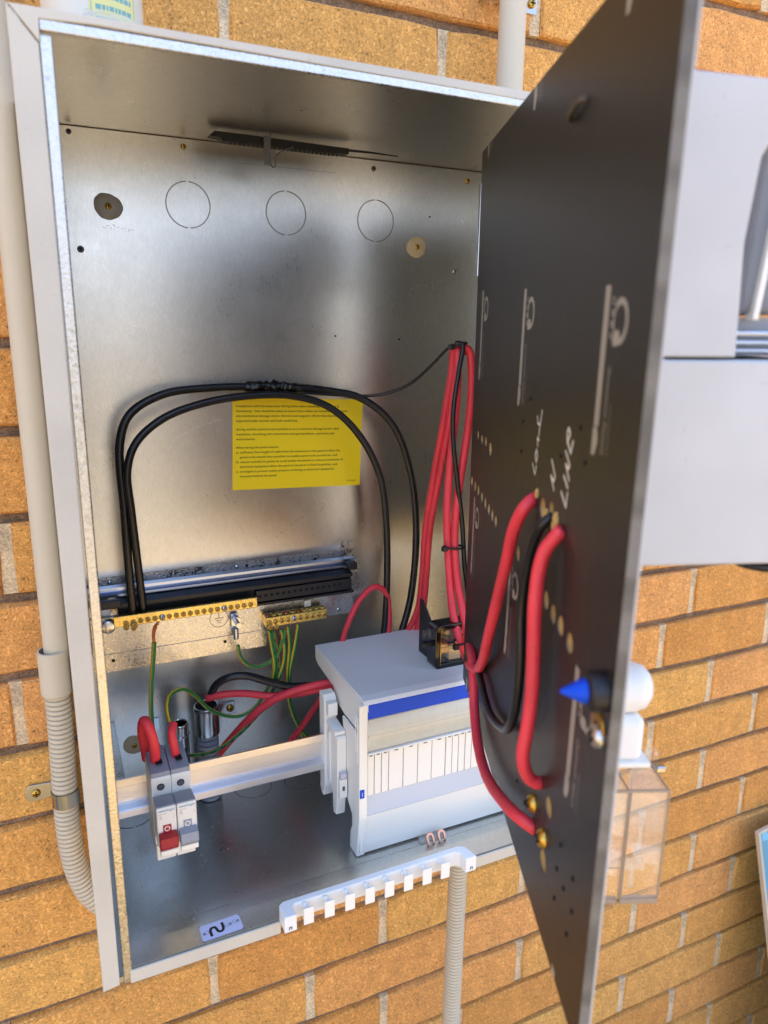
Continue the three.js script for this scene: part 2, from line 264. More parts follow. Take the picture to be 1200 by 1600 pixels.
// ------------------------------------------------------------------ the steel meter box
const D = 0.25, XL = -0.377, XR = 0.13, YB = 0.4144, YT = 1.1315, FL = 0.421;
const meterBox = thing('meter_box', 'open grey painted galvanised steel meter box fixed to the brick wall', 'meter box', [-0.1235, YB, 0.125]);
{
  const t = meterBox, T = 0.0015;
  const back = part(t, 'back_panel', box(XL + T, XR - T, YB + T, 1.1242, 0.0015, 0.004, 0), M.sheet);
  part(t, 'top_panel', box(XL, XR, 1.125, YT - 0.0005, 0.0012, D - 0.002, 0), M.sheet);
  // floor, cut back where the comb strip sits
  part(t, 'bottom_panel', (() => { const s = new THREE.Shape([[XL + T, 0.0045], [XR - T, 0.0045], [XR - T, D - 0.003], [-0.0325, D - 0.003], [-0.0325, 0.2380], [-0.2260, 0.2380], [-0.2260, D - 0.003], [XL + T, D - 0.003]].map(([x, z]) => new THREE.Vector2(x, -z))); const g = new THREE.ExtrudeGeometry(s, { depth: FL - YB - 0.0012, bevelEnabled: false }); g.rotateX(-Math.PI / 2); g.translate(0, YB + 0.0012, 0); return uvMetres(g); })(), M.floor);
  part(t, 'side_panel', box(XL, XL + 0.003, YB + T, 1.1245, 0.0012, D - 0.002, 0), M.sheet);
  part(t, 'side_panel', box(XR - 0.003, XR, YB + T, 1.1245, 0.0012, D - 0.002, 0), M.sheet);
  // outside skin, painted
  part(t, 'outer_side', box(XL - 0.0012, XL - 0.0001, YB, YT, 0.001, D - 0.0005, 0), M.paint);
  part(t, 'outer_side', box(XR + 0.0001, XR + 0.0012, YB, YT, 0.001, D - 0.0005, 0), M.paint);
  part(t, 'outer_top', box(XL - 0.0012, XR + 0.0012, YT + 0.0001, YT + 0.0012, 0.001, D - 0.0005, 0), M.paint);
  // painted front flange, mitred at the corners
  const fl = (pts, z0, z1) => { const s = new THREE.Shape(pts.map((p) => new THREE.Vector2(...p))); const g = new THREE.ExtrudeGeometry(s, { depth: z1 - z0 - 0.0016, bevelEnabled: true, bevelSize: 0.0008, bevelThickness: 0.0008, bevelOffset: -0.0008, bevelSegments: 2 }); g.translate(0, 0, z0 + 0.0008); return uvMetres(g); };
  const xi = -0.3620, yt = 1.1280;
  part(t, 'front_flange', fl([[XL - 0.001, YB], [xi - 0.003, YB + 0.002], [xi, 0.99], [xi, 1.1130], [XL - 0.001, YT + 0.001]], D - 0.003, D), M.paint);
  part(t, 'front_flange', fl([[XL - 0.0002, YT + 0.0012], [xi + 0.0006, 1.1140], [xi + 0.0012, yt - 0.0015], [-0.33, yt], [XR - 0.012, yt - 0.003], [XR + 0.001, YT + 0.001]], D - 0.003, D + 0.0004), M.paint);
  part(t, 'front_flange', fl([[XR - 0.012, YB], [XR + 0.001, YB], [XR + 0.001, YT - 0.002], [XR - 0.012, 1.1235]], D - 0.003, D), M.paint);
  part(t, 'front_flange', box(-0.3565, -0.2265, YB - 0.0002, 0.4268, D - 0.0022, D + 0.0002, 0.0008), M.paint); part(t, 'front_flange', box(-0.0318, XR - 0.013, YB - 0.0002, 0.4268, D - 0.0022, D + 0.0002, 0.0008), M.paint);
  // raw galvanised returns inside the flange
  part(t, 'zinc_return', box(xi + 0.0003, -0.3545, YB + 0.0008, 1.1190, D - 0.006, D - 0.0006, 0.0012), M.zinc, 'raw galvanised return down the left side');
  part(t, 'zinc_return', (() => { const g = box(-0.3612, XR - 0.013, 1.1205, 1.1275, D - 0.006, D - 0.0004, 0.0012); return g; })(), M.zinc, 'raw galvanised return along the top');
  // bottom ledge folded back over the floor
  const ledge = (zf, x0, x1) => part(t, 'bottom_ledge', prism([[zf, 0.4266], [zf, 0.4280], [0.2232, 0.4280], [0.2215, 0.4262], [0.2205, 0.4225], [0.2212, 0.4225], [0.2224, 0.4258], [0.2236, 0.4268]], x0, x1), M.floor);
  ledge(D - 0.0024, -0.3565, -0.2268); ledge(0.2486, -0.2267, -0.0318); ledge(D - 0.0024, -0.0317, XR - 0.004);
  part(t, 'floor_bead', prism([[0.2040, FL + 0.0002], [0.2052, 0.4218], [0.2200, 0.4222], [0.2210, FL + 0.0002]], -0.3560, XR - 0.004), M.floor);
  // knockouts: pressed rings held by two small tabs
  const ring = new THREE.RingGeometry(0.0207, 0.0219, 48, 1, 0.12, Math.PI - 0.24), ring2 = new THREE.RingGeometry(0.0207, 0.0219, 48, 1, Math.PI + 0.12, Math.PI - 0.24);
  const groove = toCreasedNormals(mergeGeometries([0, 1].map((k) => { const s = new THREE.Shape(), a0 = Math.PI / 2 + 0.06 + k * Math.PI, a1 = a0 + Math.PI - 0.12; s.absarc(0, 0, 0.0219, a0, a1, false); s.absarc(0, 0, 0.0209, a1, a0, true); return new THREE.ExtrudeGeometry(s, { depth: 0.0003, bevelEnabled: false, curveSegments: 28 }); })), 0.5); uvMetres(groove);
  const grooveM = M.groove;
  for (const [x, y] of [[-0.2315, 1.0647], [-0.1312, 1.0640], [-0.0290, 1.0633]]) put(t, 'knockout', groove, grooveM, x, y, 0.0040);
  for (const [x, z] of [[-0.331, 0.0320], [-0.195, 0.0340], [-0.137, 0.0440]]) put(t, 'knockout', groove, grooveM, x, FL, z, -Math.PI / 2);
  // fixings with dabs of sealant, small screws, drilled holes
  const blob = (r, k) => { const g = lathe([[0, 0.0022], [r * 0.35, 0.0021], [r * 0.65, 0.0016], [r * 0.88, 0.0009], [r, 0]], 32), p = g.attributes.position; for (let i = 0; i < p.count; i++) { const a = Math.atan2(p.getZ(i), p.getX(i)), s = 1 + 0.06 * Math.sin(a * 2 + k) + 0.035 * Math.sin(a * 3 + 2 * k) + 0.015 * Math.sin(a * 9 + k); p.setX(i, p.getX(i) * s); p.setZ(i, p.getZ(i) * s); } g.rotateX(Math.PI / 2); g.computeVertexNormals(); return uvMetres(g); };
  put(t, 'sealant_dab', blob(0.0125, 1), M.sealDark, -0.3065, 1.0577, 0.004).userData.label = 'dark sealant dab round a fixing';
  put(t, 'sealant_dab', blob(0.0118, 2.3), M.sealPale, 0.0220, 1.0386, 0.004).userData.label = 'pale sealant dab round a fixing';
  put(t, 'sealant_dab', blob(0.0118, 0.4), M.sealPale, -0.3209, 0.4909, 0.004);
  const sc = lathe([[0, 0.0022], [0.0016, 0.0021], [0.0028, 0.0012], [0.0031, 0]], 14); sc.rotateX(Math.PI / 2);
  const slot = mergeGeometries([box(-0.0018, 0.0018, -0.0004, 0.0004, 0.0018, 0.00235, 0), box(-0.0004, 0.0004, -0.0018, 0.0018, 0.0018, 0.00236, 0)].map((g) => g.toNonIndexed()));
  for (const [x, y, k, m] of [[-0.3358, 1.1195, 0.8, M.darkGrey], [-0.2334, 1.1172, 0.9, M.passivated], [-0.0319, 1.1160, 0.9, M.darkGrey], [0.0859, 1.1135, 1, M.passivated], [0.0722, 1.0143, 1, M.steel], [-0.3339, 1.0180, 1.05, M.darkGrey], [-0.3065, 1.0577, 1.1, M.passivated], [0.0220, 1.0386, 1, M.passivated], [-0.3209, 0.4909, 1, M.passivated]]) {
    const big = Math.abs(x + 0.3065) < 1e-4 || Math.abs(x - 0.022) < 1e-4 || Math.abs(x + 0.3209) < 1e-4; const s = put(t, 'screw', sc, m, x, y, big ? 0.0054 : 0.004); s.scale.setScalar(k); loc(s, 'cross_slot', slot, M.hole);
  }
  const dot = cyl(0.0011, 0.0011, 0.0006, 8); dot.rotateX(Math.PI / 2);
  for (const [x, y] of [[-0.0769, 0.9399], [0.0021, 0.9368], [0.038, 1.072]]) put(t, 'drilled_hole', dot, M.hole, x, y, 0.0042);
  const clipW = sweep(curveOf([[-0.1640, 1.1248, 0.064], [-0.1645, 1.1120, 0.064], [-0.1640, 1.0985, 0.063], [-0.1622, 1.0955, 0.062], [-0.1592, 1.0962, 0.061], [-0.1580, 1.106, 0.062], [-0.1420, 1.1145, 0.064]]), 30, 8, 0.0006);
  part(t, 'wire_clip', clipW, M.darkGrey); part(t, 'clip_tab', box(-0.1705, -0.1645, 1.0965, 1.1215, 0.0632, 0.0642, 0.0003), M.darkGrey);
  part(t, 'seam_scratch', box(-0.1815, -0.0754, 1.1077, 1.1080, 0.0038, 0.0042, 0), grooveM);
  { // pencilled ticks by the fixings and pale scuffs on the back sheet
    const tick = (x, y, l, a, w = 0.0004) => new THREE.BoxGeometry(l, w, 0.0001).rotateZ(a).translate(x, y, 0.0041), pen = [], scuff = [];
    for (let i = 0; i < 9; i++) pen.push(tick(-0.312 + i * 0.0032 + rr(-0.001, 0.001), 1.0385 + rr(-0.002, 0.003), rr(0.001, 0.003), rr(-1, 1.4)));
    for (let i = 0; i < 6; i++) pen.push(tick(-0.150 + i * 0.006, 0.716 + i * 0.004 + rr(-0.001, 0.001), rr(0.001, 0.004), rr(0, 1)));
    for (let i = 0; i < 16; i++) scuff.push(tick(-0.262 + i * 0.0035, 0.825 + 0.028 * Math.sqrt(i / 16) + rr(-0.001, 0.001), rr(0.002, 0.006), 0.9 - i * 0.05, 0.0005));
    part(t, 'pencil_ticks', mergeGeometries(pen), M.darkGrey).userData.kind = 'stuff'; part(t, 'scuffs', mergeGeometries(scuff), M.whiteCool).userData.kind = 'stuff';
  }
  // swarf and crumbs on the floor and back
  const crumbs = []; for (let i = 0; i < 46; i++) { const s = rr(0.0004, 0.0013), g = new THREE.TetrahedronGeometry(s); g.rotateX(rr(0, 6)); g.rotateZ(rr(0, 6)); g.translate(rr(-0.34, 0.08), FL + s * 0.35, rr(0.03, 0.2)); crumbs.push(g); }
  part(t, 'swarf', mergeGeometries(crumbs), M.sealPale).userData.kind = 'stuff';
  // yellow instruction label
  const lines = ['Compliance with the Australian Wiring Rules when installing switchboard is', 'mandatory.  Care should be taken to ensure that cables are installed to withstand', 'any mechanical damage and/or thermal and magnetic effects that may be', 'expected under normal and fault conditions.', '', 'Wiring shall be selected and installed so as to minimise damage to the cable', 'insulation, sheathing and connections during installation, operation and', 'maintenance.', '', 'When wiring the panel ensure:', 'a)  sufficient free length of cable from the enclosure to the panel to allow the', '     panel to be moved into a position to enables point to be carried out, and', 'b)  ensure suitably be points to avoid undue movement or stress at terminals of', '     electrical equipment when the panel is moved or is fixed in position, and', 'c)  arranged to prevent undue pressure of wiring on electrical equipment', '     mounted behind the panel'];
  const st = canvasTex(1536, 1020, (c, w, h) => { c.fillStyle = '#f6da10'; c.fillRect(0, 0, w, h); c.fillStyle = '#3a340c'; c.font = 'bold 33px sans-serif'; let y = 96; for (const l of lines) { if (l) { c.fillText(l, 38, y, w - 90); y += 54; } else y += 40; } c.font = '26px sans-serif'; c.fillText('91430049', w - 170, h - 50); });
  const lg = new THREE.PlaneGeometry(0.1515, 0.1005, 12, 8); { const p = lg.attributes.position; for (let i = 0; i < p.count; i++) p.setZ(i, 0.00025 * Math.sin(p.getX(i) * 70) * Math.sin(p.getY(i) * 55 + 1) + 0.0003); lg.computeVertexNormals(); }
  const lb = put(t, 'warning_label', lg, std({ map: st, roughness: 0.42 }), -0.1212, 0.8215, 0.0044, 0, 0, -0.036); lb.userData.label = 'yellow instruction label with black print';
  // small symbol sticker on the bottom ledge
  const ss = canvasTex(512, 256, (c, w, h) => {
    c.fillStyle = '#cfcfe6'; c.beginPath(); c.roundRect(0, 0, w, h, 30); c.fill(); c.fillStyle = c.strokeStyle = '#121216'; c.lineWidth = 34; c.lineCap = 'butt';
    c.beginPath(); c.moveTo(122, 214); c.bezierCurveTo(112, 110, 122, 74, 176, 84); c.bezierCurveTo(212, 92, 186, 176, 236, 178); c.bezierCurveTo(292, 178, 286, 120, 280, 46); c.stroke();
    c.lineWidth = 4; for (const [x, y] of [[76, 130], [430, 96], [330, 118]]) { c.beginPath(); c.arc(x, y, 24, 0, 7); c.stroke(); }
    for (const [x, y] of [[22, 120], [360, 92], [458, 80]]) for (let k = 0; k < 4; k++) c.fillRect(x, y + k * 12, 34, 6);
  });
  const sg = new THREE.PlaneGeometry(0.0360, 0.0185); const sm = put(t, 'symbol_sticker', sg, std({ map: ss, roughness: 0.45 }), -0.2774, 0.4284, 0.2366, -Math.PI / 2, 0, 0.02); sm.userData.label = 'pale sticker with a black curved symbol';
}
// ------------------------------------------------------------------ ratchet strip clipped under the box top
{
  const t = thing('ratchet_strip', 'black toothed plastic strip lying in a wire clip under the box top', 'plastic strip', [-0.13, 1.11, 0.055]);
  const s = new THREE.Shape([[-0.2200, 1.1172], [-0.2150, 1.1215], [-0.19, 1.1216], [-0.0834, 1.1200], [-0.0834, 1.1150], [-0.1, 1.1140], [-0.16, 1.1140], [-0.2080, 1.1140], [-0.2110, 1.1165]].map((p) => new THREE.Vector2(...p)));
  const g = new THREE.ExtrudeGeometry(s, { depth: 0.012, bevelEnabled: false }); g.translate(0, 0, 0.048); part(t, 'strap', uvMetres(g), M.jet);
  const tooth = new THREE.ConeGeometry(0.0016, 0.0034, 4); tooth.rotateX(Math.PI);
  for (let i = 0; i < 26; i++) put(t, 'tooth', tooth, M.jet, -0.2 + i * 0.0042, 1.1128, 0.057, 0, Math.PI / 4, 0);
  part(t, 'tail', sweep(curveOf([[-0.088, 1.119, 0.056], [-0.06, 1.1190, 0.058], [-0.03, 1.1180, 0.06]]), 12, 6, (u) => 0.0014 - 0.0008 * u), M.black);
}

// ------------------------------------------------------------------ cable runs, in metres
const RUN = {
loopOuter: [[-0.315,0.664,0.045],[-0.316,0.704,0.046],[-0.316,0.77,0.045],[-0.315,0.839,0.042],[-0.304,0.865,0.04],[-0.271,0.883,0.035],[-0.222,0.888,0.03],[-0.182,0.888,0.028],[-0.137,0.886,0.028],[-0.09,0.881,0.03],[-0.058,0.873,0.034],[-0.023,0.844,0.04],[-0.001,0.79,0.044],[0.007,0.717,0.048],[-0.0,0.639,0.052],[-0.011,0.603,0.055],[-0.022,0.58,0.058]],
loopInner: [[-0.305,0.665,0.045],[-0.307,0.709,0.047],[-0.31,0.77,0.05],[-0.311,0.812,0.05],[-0.301,0.838,0.048],[-0.274,0.86,0.044],[-0.231,0.874,0.04],[-0.178,0.88,0.038],[-0.137,0.878,0.038],[-0.098,0.865,0.04],[-0.065,0.835,0.042],[-0.041,0.789,0.046],[-0.033,0.729,0.05],[-0.033,0.653,0.054],[-0.037,0.598,0.056],[-0.044,0.567,0.058]],
thinBlack: [[-0.127,0.881,0.03],[-0.077,0.877,0.034],[-0.042,0.877,0.042],[-0.015,0.888,0.06],[0.001,0.908,0.08],[0.014,0.929,0.098],[0.019,0.933,0.105]],
redA: [[0.027,0.93,0.108],[0.018,0.932,0.106],[0.016,0.902,0.103],[0.011,0.858,0.1],[0.006,0.794,0.09],[0.002,0.726,0.08],[0.004,0.669,0.072],[0.002,0.623,0.065],[-0.007,0.598,0.06],[-0.017,0.58,0.06]],
redB: [[0.029,0.926,0.11],[0.021,0.927,0.108],[0.018,0.892,0.106],[0.015,0.852,0.104],[0.01,0.795,0.096],[0.005,0.731,0.086],[0.006,0.671,0.078],[0.007,0.628,0.07],[0.003,0.602,0.064],[-0.005,0.578,0.062]],
redD: [[0.017,0.931,0.112],[0.017,0.919,0.114],[0.016,0.88,0.116],[0.011,0.826,0.118],[0.004,0.765,0.124],[0.003,0.724,0.13],[0.001,0.681,0.142],[-0.003,0.657,0.156],[-0.004,0.635,0.172],[-0.003,0.618,0.186],[-0.048,0.652,0.27],[-0.06,0.665,0.298],[-0.076,0.694,0.331],[-0.084,0.719,0.348],[-0.094,0.755,0.371],[-0.106,0.796,0.398],[-0.113,0.828,0.416],[-0.113,0.844,0.427],[-0.104,0.847,0.424]],
redC: [[0.02,0.932,0.116],[0.028,0.927,0.118],[0.03,0.913,0.12],[0.03,0.873,0.122],[0.024,0.826,0.124],[0.015,0.779,0.128],[0.009,0.732,0.134],[0.007,0.689,0.146],[0.006,0.658,0.162],[0.003,0.636,0.178],[-0.044,0.659,0.262],[-0.053,0.647,0.281],[-0.059,0.629,0.293],[-0.075,0.614,0.326],[-0.096,0.617,0.372],[-0.12,0.638,0.429],[-0.129,0.649,0.461],[-0.123,0.645,0.471]],
redE: [[-0.132,0.845,0.486],[-0.134,0.84,0.483],[-0.137,0.832,0.479],[-0.139,0.819,0.477],[-0.14,0.798,0.477],[-0.139,0.775,0.477],[-0.139,0.747,0.478],[-0.14,0.722,0.477],[-0.141,0.705,0.476],[-0.138,0.693,0.476],[-0.133,0.686,0.477],[-0.128,0.685,0.479]],
blackBundle: [[0.011,0.934,0.118],[0.018,0.935,0.12],[0.014,0.907,0.122],[0.008,0.868,0.124],[0.008,0.834,0.126],[0.012,0.794,0.13],[0.018,0.745,0.134],[0.02,0.703,0.138],[0.022,0.678,0.142],[0.024,0.653,0.146]],
blackPanel: [[-0.119,0.845,0.461],[-0.124,0.841,0.459],[-0.123,0.829,0.45],[-0.121,0.809,0.442],[-0.119,0.78,0.436],[-0.119,0.746,0.438],[-0.118,0.713,0.435],[-0.113,0.688,0.422],[-0.097,0.667,0.385],[-0.08,0.656,0.346],[-0.068,0.661,0.317],[-0.06,0.665,0.298]],
redLoop: [[-0.092,0.598,0.06],[-0.084,0.618,0.058],[-0.068,0.645,0.056],[-0.049,0.658,0.055],[-0.035,0.649,0.055],[-0.031,0.625,0.056],[-0.032,0.598,0.058],[-0.038,0.575,0.06]],
redMain1: [[-0.246,0.552,0.045],[-0.231,0.556,0.05],[-0.207,0.555,0.055],[-0.18,0.549,0.06],[-0.152,0.549,0.068],[-0.126,0.554,0.078],[-0.099,0.56,0.09]],
redMain2: [[-0.237,0.468,0.03],[-0.22,0.493,0.04],[-0.197,0.526,0.055],[-0.174,0.547,0.066],[-0.151,0.557,0.075],[-0.123,0.563,0.083],[-0.096,0.567,0.092]],
redMain3: [[-0.148,0.466,0.03],[-0.134,0.496,0.045],[-0.123,0.526,0.06],[-0.117,0.547,0.075],[-0.105,0.559,0.085]],
blackMain: [[-0.241,0.553,0.043],[-0.235,0.568,0.048],[-0.222,0.577,0.054],[-0.204,0.577,0.058],[-0.18,0.567,0.062],[-0.159,0.559,0.066],[-0.138,0.557,0.07],[-0.111,0.558,0.08]],
earthLoose: [[-0.301,0.645,0.085],[-0.303,0.627,0.085],[-0.307,0.602,0.09],[-0.31,0.577,0.1],[-0.31,0.557,0.11],[-0.306,0.546,0.115],[-0.298,0.537,0.11]],
earthLoopS: [[-0.293,0.564,0.1],[-0.294,0.578,0.095],[-0.289,0.585,0.085],[-0.275,0.584,0.075],[-0.261,0.569,0.066],[-0.247,0.548,0.06],[-0.23,0.534,0.056],[-0.211,0.528,0.054],[-0.194,0.534,0.052],[-0.183,0.546,0.05],[-0.172,0.565,0.048],[-0.169,0.593,0.046],[-0.173,0.62,0.044]],
earthMid: [[-0.27,0.497,0.06],[-0.254,0.493,0.058],[-0.235,0.495,0.056],[-0.212,0.507,0.054],[-0.197,0.519,0.053],[-0.184,0.532,0.052],[-0.173,0.548,0.05],[-0.165,0.57,0.048],[-0.166,0.597,0.047],[-0.169,0.62,0.045]],
earth1: [[-0.159,0.619,0.045],[-0.156,0.598,0.046],[-0.158,0.58,0.048],[-0.165,0.562,0.05]],
earth2: [[-0.151,0.621,0.045],[-0.15,0.597,0.046],[-0.153,0.566,0.046],[-0.152,0.533,0.044],[-0.143,0.5,0.04],[-0.128,0.473,0.036],[-0.117,0.459,0.03]],
earth3: [[-0.139,0.622,0.045],[-0.144,0.596,0.046],[-0.149,0.573,0.046],[-0.151,0.545,0.044],[-0.148,0.515,0.042],[-0.138,0.487,0.038],[-0.129,0.464,0.034]],
earth0: [[-0.173,0.62,0.045],[-0.171,0.602,0.047],[-0.169,0.579,0.05],[-0.172,0.56,0.05]],
earthStud: [[-0.21,0.611,0.05],[-0.208,0.598,0.05],[-0.201,0.587,0.05],[-0.189,0.581,0.049],[-0.175,0.583,0.048],[-0.165,0.591,0.047],[-0.159,0.603,0.046],[-0.155,0.618,0.045]],
mcbRed1: [[-0.315,0.555,0.155],[-0.316,0.579,0.165],[-0.319,0.596,0.165],[-0.322,0.603,0.16],[-0.324,0.589,0.15],[-0.322,0.567,0.14],[-0.32,0.547,0.13]],
mcbRed2: [[-0.296,0.557,0.155],[-0.298,0.572,0.16],[-0.299,0.584,0.158],[-0.296,0.589,0.15]],
};
// ------------------------------------------------------------------ hinged equipment panel
const PH = [-0.0101, 0.599, 0.19], PA = -112.33 * Math.PI / 180, PL0 = -0.005, PL1 = 0.4072, PB = 0.603, PT = 1.099, PTH = 0.005, PROLL = -0.02;
const panelThing = (name, label, category, base = PH[1], roll = 0) => { const t = thing(name, label, category, [PH[0], base, PH[2]]); t.rotation.order = 'YXZ'; t.rotation.set(0, PA, roll); return t; };
const pl = (L, Y) => { const c = Math.cos(PROLL), s = Math.sin(PROLL), v = Y - PB; return [L * c + v * s, PB - L * s + v * c]; };   // place on the level wall frame -> on the slightly dropped panel
const hinged = panelThing('hinged_panel', 'black backed equipment panel swung open with white printed logos and handwriting', 'panel', PB, PROLL);
{
  const t = hinged, H = PT - PB, Wd = PL1 - PL0, y = (Y) => Y - PB;
  const holes = [[0.0400, 0.8561, 0.0042], [0.0607, 0.8550, 0.0046], [0.0797, 0.8562, 0.0044], [0.1015, 0.8531, 0.0060]];
  [[0.0153, 0.8086], [0.0345, 0.8077], [0.0530, 0.8076], [0.0720, 0.8060], [0.0898, 0.8048], [0.1070, 0.8036], [0.1230, 0.8025], [0.1380, 0.8015]].forEach(([a, b]) => holes.push([a, b, 0.0052]));
  for (const [a, b] of [[0.2194, 0.8], [0.2542, 0.7967], [0.2964, 0.7953], [0.3126, 0.7931], [0.3280, 0.7925], [0.3460, 0.7905]]) holes.push([a, b, 0.0058]);
  holes.push([0.3312, 0.6817, 0.0065], [0.3277, 0.6431, 0.0070], [0.2755, 0.8455, 0.0068], [0.2940, 0.8485, 0.0058]);
  for (const h of holes) { const q = pl(h[0], h[1]); h[0] = q[0]; h[1] = q[1]; }
  const s = new THREE.Shape(); s.moveTo(PL0 + 0.016, 0); s.lineTo(PL1, 0); s.lineTo(PL1, H); s.lineTo(PL0 - 0.004, H); s.closePath();
  for (const [a, b, r] of holes) { const p = new THREE.Path(); p.absellipse(a, y(b), r, r, 0, Math.PI * 2, true); s.holes.push(p); }
  const S = 2400, cw = Math.round(Wd * S), ch = Math.round(H * S), X = (L) => (L - PL0) * S, Yc = (Y) => (PT - Y) * S;
  const tex = canvasTex(cw, ch, (c) => {
    c.fillStyle = '#2b2621'; c.fillRect(0, 0, cw, ch);
    for (let i = 0; i < 900; i++) { c.fillStyle = rnd() > 0.5 ? 'rgba(90,84,74,0.10)' : 'rgba(10,9,8,0.16)'; const a = rnd() * cw, b = rnd() * ch; c.fillRect(a, b, rr(1, 4), rr(1, 14)); }
    for (let i = 0; i < 110; i++) { c.strokeStyle = 'rgba(130,122,106,' + rr(0.10, 0.4) + ')'; c.lineWidth = rr(0.6, 1.6); const a = rnd() * cw, b = rnd() * ch; c.beginPath(); c.moveTo(a, b); c.lineTo(a + rr(-14, 14), b + rr(10, 60)); c.stroke(); }
    c.translate(X(0), Yc(PB)); c.rotate(PROLL); c.translate(-X(0), -Yc(PB));
    const ink = '#a39c8c';
    for (let i = 0; i < 3; i++) for (let j = -1; j < 3; j++) {
      const L = 0.036 + 0.163 * i, Y = 0.983 - 0.041 * L - 0.1835 * j; c.save(); c.translate(X(L), Yc(Y)); c.rotate(0.035); const m = S;
      c.fillStyle = c.strokeStyle = ink; c.fillRect(-0.0034 * m, 0, 0.0066 * m, 0.0625 * m);
      c.beginPath(); c.moveTo(-0.0040 * m, 0.0640 * m); c.bezierCurveTo(0, 0.0605 * m, 0.0040 * m, 0.064 * m, 0.0036 * m, 0.070 * m); c.lineTo(0.0005 * m, 0.0765 * m); c.lineTo(-0.0042 * m, 0.0765 * m); c.fill();
      c.lineWidth = 0.0030 * m; c.beginPath(); c.ellipse(0.0182 * m, 0.0150 * m, 0.0080 * m, 0.0085 * m, 0, -2.4, 1.9); c.stroke(); c.lineWidth = 0.0016 * m; c.beginPath(); c.ellipse(0.0182 * m, 0.0150 * m, 0.0076 * m, 0.0085 * m, 0, 1.9, 3.9); c.stroke();
      c.beginPath(); c.ellipse(0.0150 * m, 0.0222 * m, 0.0046 * m, 0.0034 * m, -0.5, 0, 7); c.fill();
      c.save(); c.translate(0.0062 * m, 0.0045 * m); c.rotate(Math.PI / 2); c.font = 'bold ' + Math.round(0.0056 * m) + 'px sans-serif'; c.fillText('O R B X', 0, 0, 0.021 * m); c.restore();
      c.save(); c.translate(0.0088 * m, 0.034 * m); c.rotate(Math.PI / 2); c.globalAlpha = 0.75; c.font = 'italic bold ' + Math.round(0.0058 * m) + 'px sans-serif'; c.fillText('Quantum Panels', 0, 0, 0.040 * m); c.restore();
      c.save(); c.translate(0.0158 * m, 0.050 * m); c.rotate(Math.PI / 2); c.globalAlpha = 0.5; for (let q = 0; q < 24; q++) c.fillRect(q * 0.0010 * m, -0.0012 * m * (1 + (q * 7 % 3) * 0.5), 0.0006 * m, 0.0014 * m * (1 + (q * 5 % 3) * 0.4)); c.restore();
      c.restore();
    }
    // handwriting in white marker, read from below: three words
    c.strokeStyle = '#e6e0d0'; c.lineCap = c.lineJoin = 'round'; c.lineWidth = 0.0020 * S;
    const pen = (a, w = 0.0016) => { c.lineWidth = w * S; c.beginPath(); a.forEach(([L, Y], i) => i ? c.lineTo(X(L), Yc(Y)) : c.moveTo(X(L), Yc(Y))); c.stroke(); };
    pen([[0.2605, 0.9020], [0.2580, 0.8950], [0.2562, 0.8866]]); pen([[0.2500, 0.8975], [0.2520, 0.8935], [0.2580, 0.8930]]); pen([[0.2552, 0.8800], [0.2530, 0.8848], [0.2575, 0.8838]]);
    pen([[0.2528, 0.8775], [0.2500, 0.8735], [0.2538, 0.8698], [0.2562, 0.8740], [0.2528, 0.8775]]); pen([[0.2449, 0.8672], [0.2522, 0.8617], [0.2548, 0.8674]]);
    pen([[0.2886, 0.8772], [0.2978, 0.8694], [0.2957, 0.8662], [0.2890, 0.8682], [0.2968, 0.8616]], 0.0018);
    pen([[0.3163, 0.8915], [0.3150, 0.8965], [0.3170, 0.8990], [0.3205, 0.8966], [0.3168, 0.8915], [0.3236, 0.8868], [0.3262, 0.8932]], 0.0019); pen([[0.3146, 0.8864], [0.3236, 0.8802], [0.3216, 0.8782], [0.3163, 0.8798], [0.3241, 0.8724]], 0.0018); pen([[0.3142, 0.8730], [0.3226, 0.8682]], 0.0019); pen([[0.3115, 0.8636], [0.3217, 0.8576], [0.3230, 0.8655]], 0.0019);
  });
  tex.repeat.set(1 / Wd, 1 / H); tex.offset.set(-PL0 / Wd, 0);
  const g = new THREE.ExtrudeGeometry(s, { depth: PTH, bevelEnabled: false, curveSegments: 10 }); g.translate(0, 0, -PTH);
  loc(t, 'board', g, [phy({ map: tex, specularIntensity: 0.55, roughness: 0.40, bumpMap: rep(sheetBump, 4), bumpScale: 0.00008 }), M.edge]);
  loc(t, 'front_skin', box(PL0 + 0.017, PL1 - 0.001, 0.001, H - 0.001, -PTH - 0.0014, -PTH - 0.0002, 0), M.meter, 'pale grey skin on the outer face');
  const liners = {}; for (const [a, b, r] of holes) { liners[r] ??= (() => { const q = cyl(r, r, PTH - 0.002, 18); q.rotateX(Math.PI / 2); const q2 = new THREE.CylinderGeometry(r - 0.0006, r - 0.0006, PTH - 0.002, 18, 1, true); q2.rotateX(Math.PI / 2); return new THREE.CylinderGeometry(r - 0.0003, r - 0.0003, PTH - 0.001, 18, 1, true).rotateX(Math.PI / 2); })(); const m = loc(t, 'drilled_hole', liners[r], M.tan); m.position.set(a, y(b), -PTH / 2 - 0.0002); }
  const pin = cyl(0.0014, 0.0014, 0.0008, 8); pin.rotateX(Math.PI / 2);
  for (const [a, b] of [[0.2537, 0.6658], [0.2561, 0.6485], [0.2824, 0.6653], [0.2795, 0.6477], [0.3578, 0.6779], [0.3545, 0.6601], [0.3810, 0.6760], [0.3677, 0.6586], [0.3542, 0.6405], [0.3833, 0.6579], [0.3786, 0.6395], [0.2315, 0.9063], [0.3379, 0.9019], [0.3070, 0.8826], [0.3491, 0.8863], [0.2134, 0.8698], [0.2140, 0.8900]]) { const m = loc(t, 'screw_hole', pin, M.hole), k = pl(a, b); m.position.set(k[0], y(k[1]), 0.0001); }
